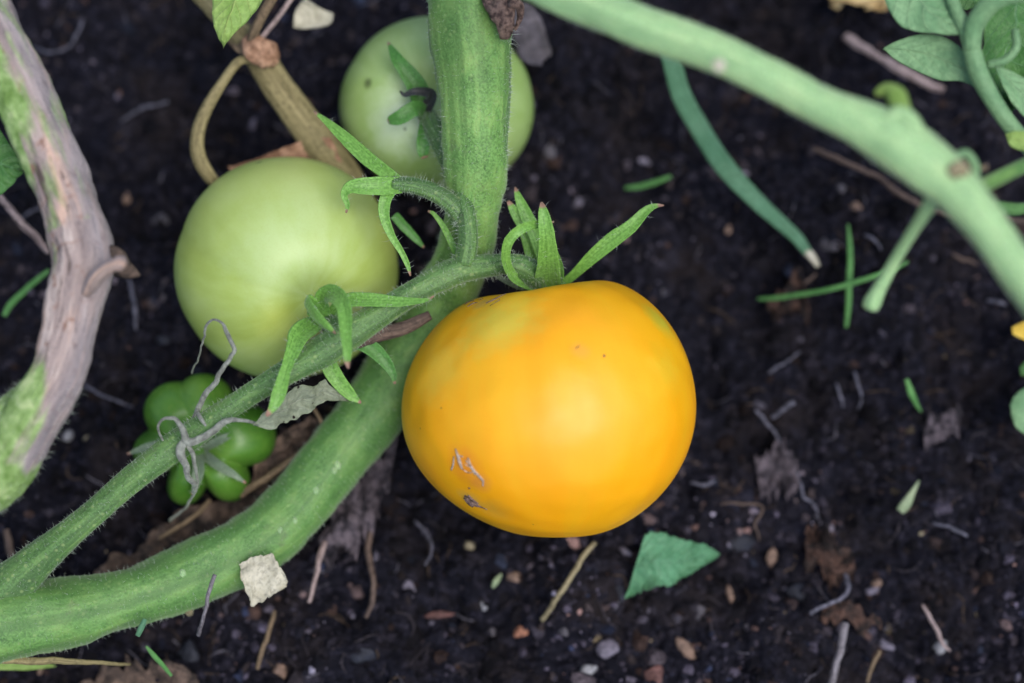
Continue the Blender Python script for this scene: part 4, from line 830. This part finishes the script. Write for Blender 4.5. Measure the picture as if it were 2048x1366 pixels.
ground_tube('twig', [(515, 1340, .7, 5), (530, 1290, .8, 6), (545, 1240, .8, 6), (550, 1220, .8, 4)], 'dry_tan', 'thin tan twig below the cream flake near the bottom edge', 'twig')
ground_tube('twig', [(1735, 1366, .7, 4), (1750, 1325, .8, 5), (1760, 1300, .8, 5)], 'dry_tan', 'small tan twig right of the pale grey twig at the bottom edge', 'twig')
# roots
roots = [
    ([(1510, 820, .5, 4), (1535, 845, .6, 6), (1560, 880, .6, 5), (1580, 920, .6, 6), (1600, 965, .6, 6)], 'long pale root thread running down the soil right of the orange tomato'),
    ([(1600, 965, .6, 6), (1606, 990, .6, 5), (1625, 1010, .5, 5), (1640, 1035, .4, 3)], 'lower end of the long pale root thread, right of the orange tomato'),
    ([(1545, 835, .6, 7), (1565, 820, .8, 9), (1590, 805, .8, 8)], 'stubby pale root fork at the top of the long root thread'),
    ([(1535, 745, .5, 5), (1560, 730, .6, 6), (1580, 720, .6, 5), (1600, 703, .5, 3)], 'short silvery root right of the orange tomato, above the root fork'),
    ([(1705, 745, .5, 5), (1718, 770, .6, 5), (1722, 795, .6, 4), (1714, 818, .5, 3)], 'hooked pale root above and right of the root fork'),
    ([(1672, 765, .5, 4), (1680, 785, .6, 6), (1688, 815, .5, 3)], 'short pale root left of the hooked root'),
    ([(65, 92, .6, 4), (95, 105, .8, 6), (135, 95, .8, 6), (160, 60, .8, 6), (168, 40, .6, 4)], 'curved grey root in the upper left beside the woody stem'),
    ([(165, 770, .5, 4), (195, 785, .6, 6), (230, 800, .6, 5), (265, 815, .5, 3)], 'pale root between the woody stem and the small ribbed tomato'),
    ([(240, 240, .5, 4), (290, 215, .6, 6), (335, 205, .6, 5)], 'faint grey root left of the withered tendril'),
    ([(1975, 600, .6, 6), (1995, 603, .7, 8), (2012, 612, .6, 5)], 'short pale blue root near the right edge below the slanting stem'),
    ([(1985, 1320, .5, 4), (2010, 1000, .5, 3)][:1] + [(2015, 965, .6, 6), (2030, 935, .6, 6)], 'x'),
    ([(1865, 1045, .5, 4), (1900, 1052, .7, 7), (1935, 1070, .6, 5)], 'pale root right of the whitish grass stub'),
    ([(1385, 965, .5, 5), (1410, 970, .6, 8), (1428, 960, .5, 5)], 'pale root touching the soil at the lower right rim of the orange tomato'),
    ([(545, 505, .5, 3), (30, 460, .5, 4)][:1], 'x'),
    ([(35, 445, .6, 4), (60, 425, .7, 6), (85, 415, .6, 4)], 'small pale root beside the woody stem at the left'),
    ([(255, 555, .6, 4), (265, 590, .7, 7), (270, 625, .7, 9), (275, 660, .6, 5)], 'bluish root patch right of the woody stem knob'),
    ([(830, 1040, .6, 4), (858, 1070, .8, 7), (862, 1105, .7, 5), (850, 1130, .6, 4)], 'curved pinkish root below left of the orange tomato'),
    ([(1375, 1290, .5, 4), (1400, 1240, .6, 3)][:1], 'x'),
    ([(1440, 1010, .5, 3), (1520, 1010, .6, 5), (1510, 1050, .7, 5), (1518, 1080, .5, 3)], 'thin brown thread above the torn green fragment'),
    ([(1630, 545, .5, 5), (1612, 565, .6, 6), (1600, 585, .5, 4)], 'short brown root left of the upright grass blade'),
    ([(1730, 470, .5, 4), (1745, 480, .6, 6), (1760, 500, .6, 4)], 'small pale root right of the upright grass blade'),
    ([(1905, 505, .5, 4), (1930, 518, .6, 7), (1958, 530, .6, 4)], 'reddish thread beside the slanting stem at the right'),
]
for k, (pp, lab) in enumerate(roots):
    if len(pp) < 3 or lab == 'x': continue
    ground_tube('root', pp, 'twig_brown' if ('brown' in lab or 'reddish' in lab) else 'root', lab, 'root', lump=0.35, kinks=0.0008, seed=k)

# pebbles that stand out
def pebble_mat(name, c):
    n = N(name); ob = n.obj()
    c = tuple(x * 0.7 for x in c)
    cc = n.ramp(n.noise(ob, 500, 5, 0.65), [(0.33, tuple(x * 0.4 for x in c)), (0.52, c), (0.7, tuple(min(1, x * 1.5) for x in c))])
    n.bump(n.noise(ob, 900, 4), 0.0006, 0.8); return n.out(cc, 0.7, 0.35)
PM = {'white': pebble_mat('white_stone', (0.34, 0.34, 0.36)), 'lav': pebble_mat('lavender_stone', (0.20, 0.18, 0.23)), 'tan': pebble_mat('tan_stone', (0.26, 0.17, 0.125)), 'orange': pebble_mat('orange_stone', (0.40, 0.18, 0.11)),
      'red': pebble_mat('reddish_stone', (0.16, 0.075, 0.065)), 'grey': pebble_mat('grey_stone', (0.11, 0.10, 0.115)), 'slate': pebble_mat('slate_stone', (0.025, 0.028, 0.042)), 'cream': pebble_mat('cream_stone', (0.36, 0.31, 0.20))}
def pebble(px, py, rx, ry, ang, m, label, k):
    q = G(px, py, 0.0002); s = S(q); v, f = ICO3; r = np.random.default_rng(100 + k)
    d = r.normal(0, 1, (11, 3)); d /= np.linalg.norm(d, axis=1)[:, None]
    V = v.copy()
    for a in d:                                                         # chipped flat faces
        h = V @ a; lim = r.uniform(0.45, 0.75); V = V - np.maximum(h - lim, 0)[:, None] * a * 0.85
    V = V * (1 + 0.05 * r.normal(0, 1, (len(v), 1)))
    V = V * np.array([rx, ry, min(rx, ry) * 0.75]) * s
    ca, sa_ = math.cos(math.radians(ang)), math.sin(math.radians(ang))
    V = V @ np.array([[ca, sa_, 0], [-sa_, ca, 0], [0, 0, 1]]) + q
    o = mk('pebble', V, f.tolist(), PM[m], at=q)
    return tag(o, label, 'pebble')
PEB = [
    (1042, 1264, 20, 15, 0, 'orange', 'orange-pink pebble with pale end below the straw twig'), (1588, 1305, 20, 14, -30, 'white', 'bright white pebble left of the pale grey twig'),
    (965, 1208, 20, 16, -30, 'white', 'white angular pebble left of the straw twig'), (822, 1178, 16, 20, 30, 'lav', 'lavender oval pebble below left of the reddish brown rounded pebble'),
    (902, 1145, 17, 16, 0, 'red', 'rounded reddish brown pebble below left of the orange tomato'), (1925, 1155, 22, 15, 20, 'orange', 'orange-brown oval pebble near the right edge of the lower soil'),
    (1372, 1295, 18, 32, 30, 'tan', 'pointed tan stone below the torn green leaf fragment'), (1755, 1168, 13, 12, 0, 'tan', 'small pinkish pebble right of the reddish crumpled leaf'),
    (1400, 1228, 24, 28, 0, 'grey', 'large dull grey pebble below the green leaf fragment'), (1175, 1338, 22, 16, 10, 'white', 'pale pebble at the bottom edge right of centre'),
    (1215, 1300, 26, 22, 30, 'lav', 'lumpy lavender pebble above the bottom edge pale pebble'), (1543, 1115, 12, 26, -15, 'tan', 'narrow tan stone standing right of the green leaf fragment'),
    (938, 1092, 14, 14, 0, 'cream', 'cream pebble just under the lower left rim of the orange tomato'), (770, 1090, 10, 18, 20, 'orange', 'small orange-brown chip right of the thin brown twig'),
    (1250, 1105, 16, 14, 0, 'lav', 'pale pinkish pebble at the left point of the green leaf fragment'), (1175, 1230, 17, 14, 0, 'lav', 'pale lilac pebble right of the straw twig end'),
    (380, 1305, 26, 36, 20, 'slate', 'large smooth dark slate pebble under the lower stem'), (1098, 305, 18, 24, 10, 'grey', 'bluish grey oval pebble right of the rear green tomato'),
    (1710, 418, 19, 16, -10, 'tan', 'pinkish brown pebble under the slanting pale stem'), (1455, 458, 13, 11, 0, 'tan', 'small brown pebble left of the long curved blade tip'),
    (1190, 485, 15, 12, 0, 'grey', 'pale grey pebble beside the long right-hand sepal'), (1330, 265, 24, 12, 15, 'lav', 'flat lavender chip between the rear tomato and the long curved blade'),
    (1275, 138, 12, 11, 0, 'cream', 'small cream pebble under the slanting stem near the top'), (1320, 580, 14, 14, 0, 'grey', 'dull grey-brown pebble right of the top of the orange tomato'),
    (1155, 405, 12, 11, 0, 'lav', 'pale round pebble right of the upright stem'), (1680, 380, 14, 12, 0, 'grey', 'grey pebble left of the pinkish brown one under the slanting stem'),
    (850, 1060, 14, 20, 25, 'lav', 'pale grey stone below left of the orange tomato'), (1880, 1295, 18, 18, 0, 'white', 'pale pebble near the bottom right corner'),
    (1770, 1290, 26, 12, -15, 'lav', 'long flat lilac stone right of the pale grey twig'), (1980, 1245, 12, 12, 0, 'white', 'small white pebble close to the lower right corner'),
    (730, 1300, 42, 32, 10, 'slate', 'large dark blue-black stone near the bottom edge left of centre'), (1310, 1350, 22, 30, 0, 'red', 'pinkish brown stone cut by the bottom edge'),
    (255, 1195, 1, 1, 0, 'grey', ''), (560, 1345, 22, 26, 0, 'tan', 'broad tan stone at the bottom edge left of centre'), (80, 1340, 10, 14, 0, 'tan', 'small tan stone in the lower left corner'),
    (250, 395, 14, 16, 0, 'tan', 'tan pebble between the woody stem and the pale tomato'), (325, 440, 22, 20, 0, 'grey', 'grey pebble close to the left rim of the pale tomato'),
    (325, 595, 14, 12, 0, 'grey', 'small grey pebble just left of the pale tomato'), (325, 680, 18, 12, -15, 'slate', 'dark greenish pebble below left of the pale tomato'),
    (205, 735, 20, 16, -30, 'grey', 'olive grey pebble right of the woody stem above the ribbed tomato'), (135, 872, 13, 13, 0, 'white', 'small whitish pebble between the woody stem and the ribbed tomato'),
    (175, 882, 13, 13, 0, 'cream', 'small yellowish pebble next to the whitish one left of the ribbed tomato'), (1660, 490, 22, 22, 0, 'grey', 'grey clod beside the dry tip of the long curved blade'),
    (1630, 935, 1, 1, 0, 'grey', ''), (1660, 897, 16, 9, 10, 'orange', 'flat orange chip in the middle of the right-hand soil'), (1790, 1010, 1, 1, 0, 'grey', ''),
    (1840, 1065, 10, 10, 0, 'cream', 'tiny cream pebble below the whitish grass stub'), (1895, 1125, 10, 10, 0, 'white', 'tiny white pebble above the orange-brown oval one'),
    (1030, 1155, 18, 14, 20, 'tan', 'rough tan pebble left of the straw twig middle'), (1085, 1190, 1, 1, 0, 'grey', ''),
    (1065, 1345, 14, 12, 0, 'tan', 'small tan pebble at the bottom edge near the centre'), (1130, 1262, 16, 14, 0, 'grey', 'grey pebble just right of the end of the straw twig'),
    (880, 1230, 34, 10, 10, 'red', 'long flat reddish flake below left of the straw twig'), (985, 1265, 12, 12, 0, 'grey', 'small grey pebble left of the orange-pink one'),
    (1240, 1185, 14, 22, 10, 'slate', 'dark slate chip below the green leaf fragment corner'), (1500, 1260, 16, 14, 0, 'grey', 'dull grey pebble between the pointed tan stone and the white pebble'),
    (1460, 1190, 10, 24, 20, 'tan', 'thin tan splinter below the right half of the green leaf fragment'), (1600, 1190, 30, 24, 0, 'slate', 'broad dark blue stone left of the reddish crumpled leaf'),
    (1480, 1090, 34, 26, 0, 'slate', 'broad slate-blue stone right of the tip of the green leaf fragment'), (1980, 1330, 16, 20, 10, 'grey', 'grey pebble in the lower right corner'),
]
for k, q in enumerate(PEB):
    if q[6]: pebble(*q, k)
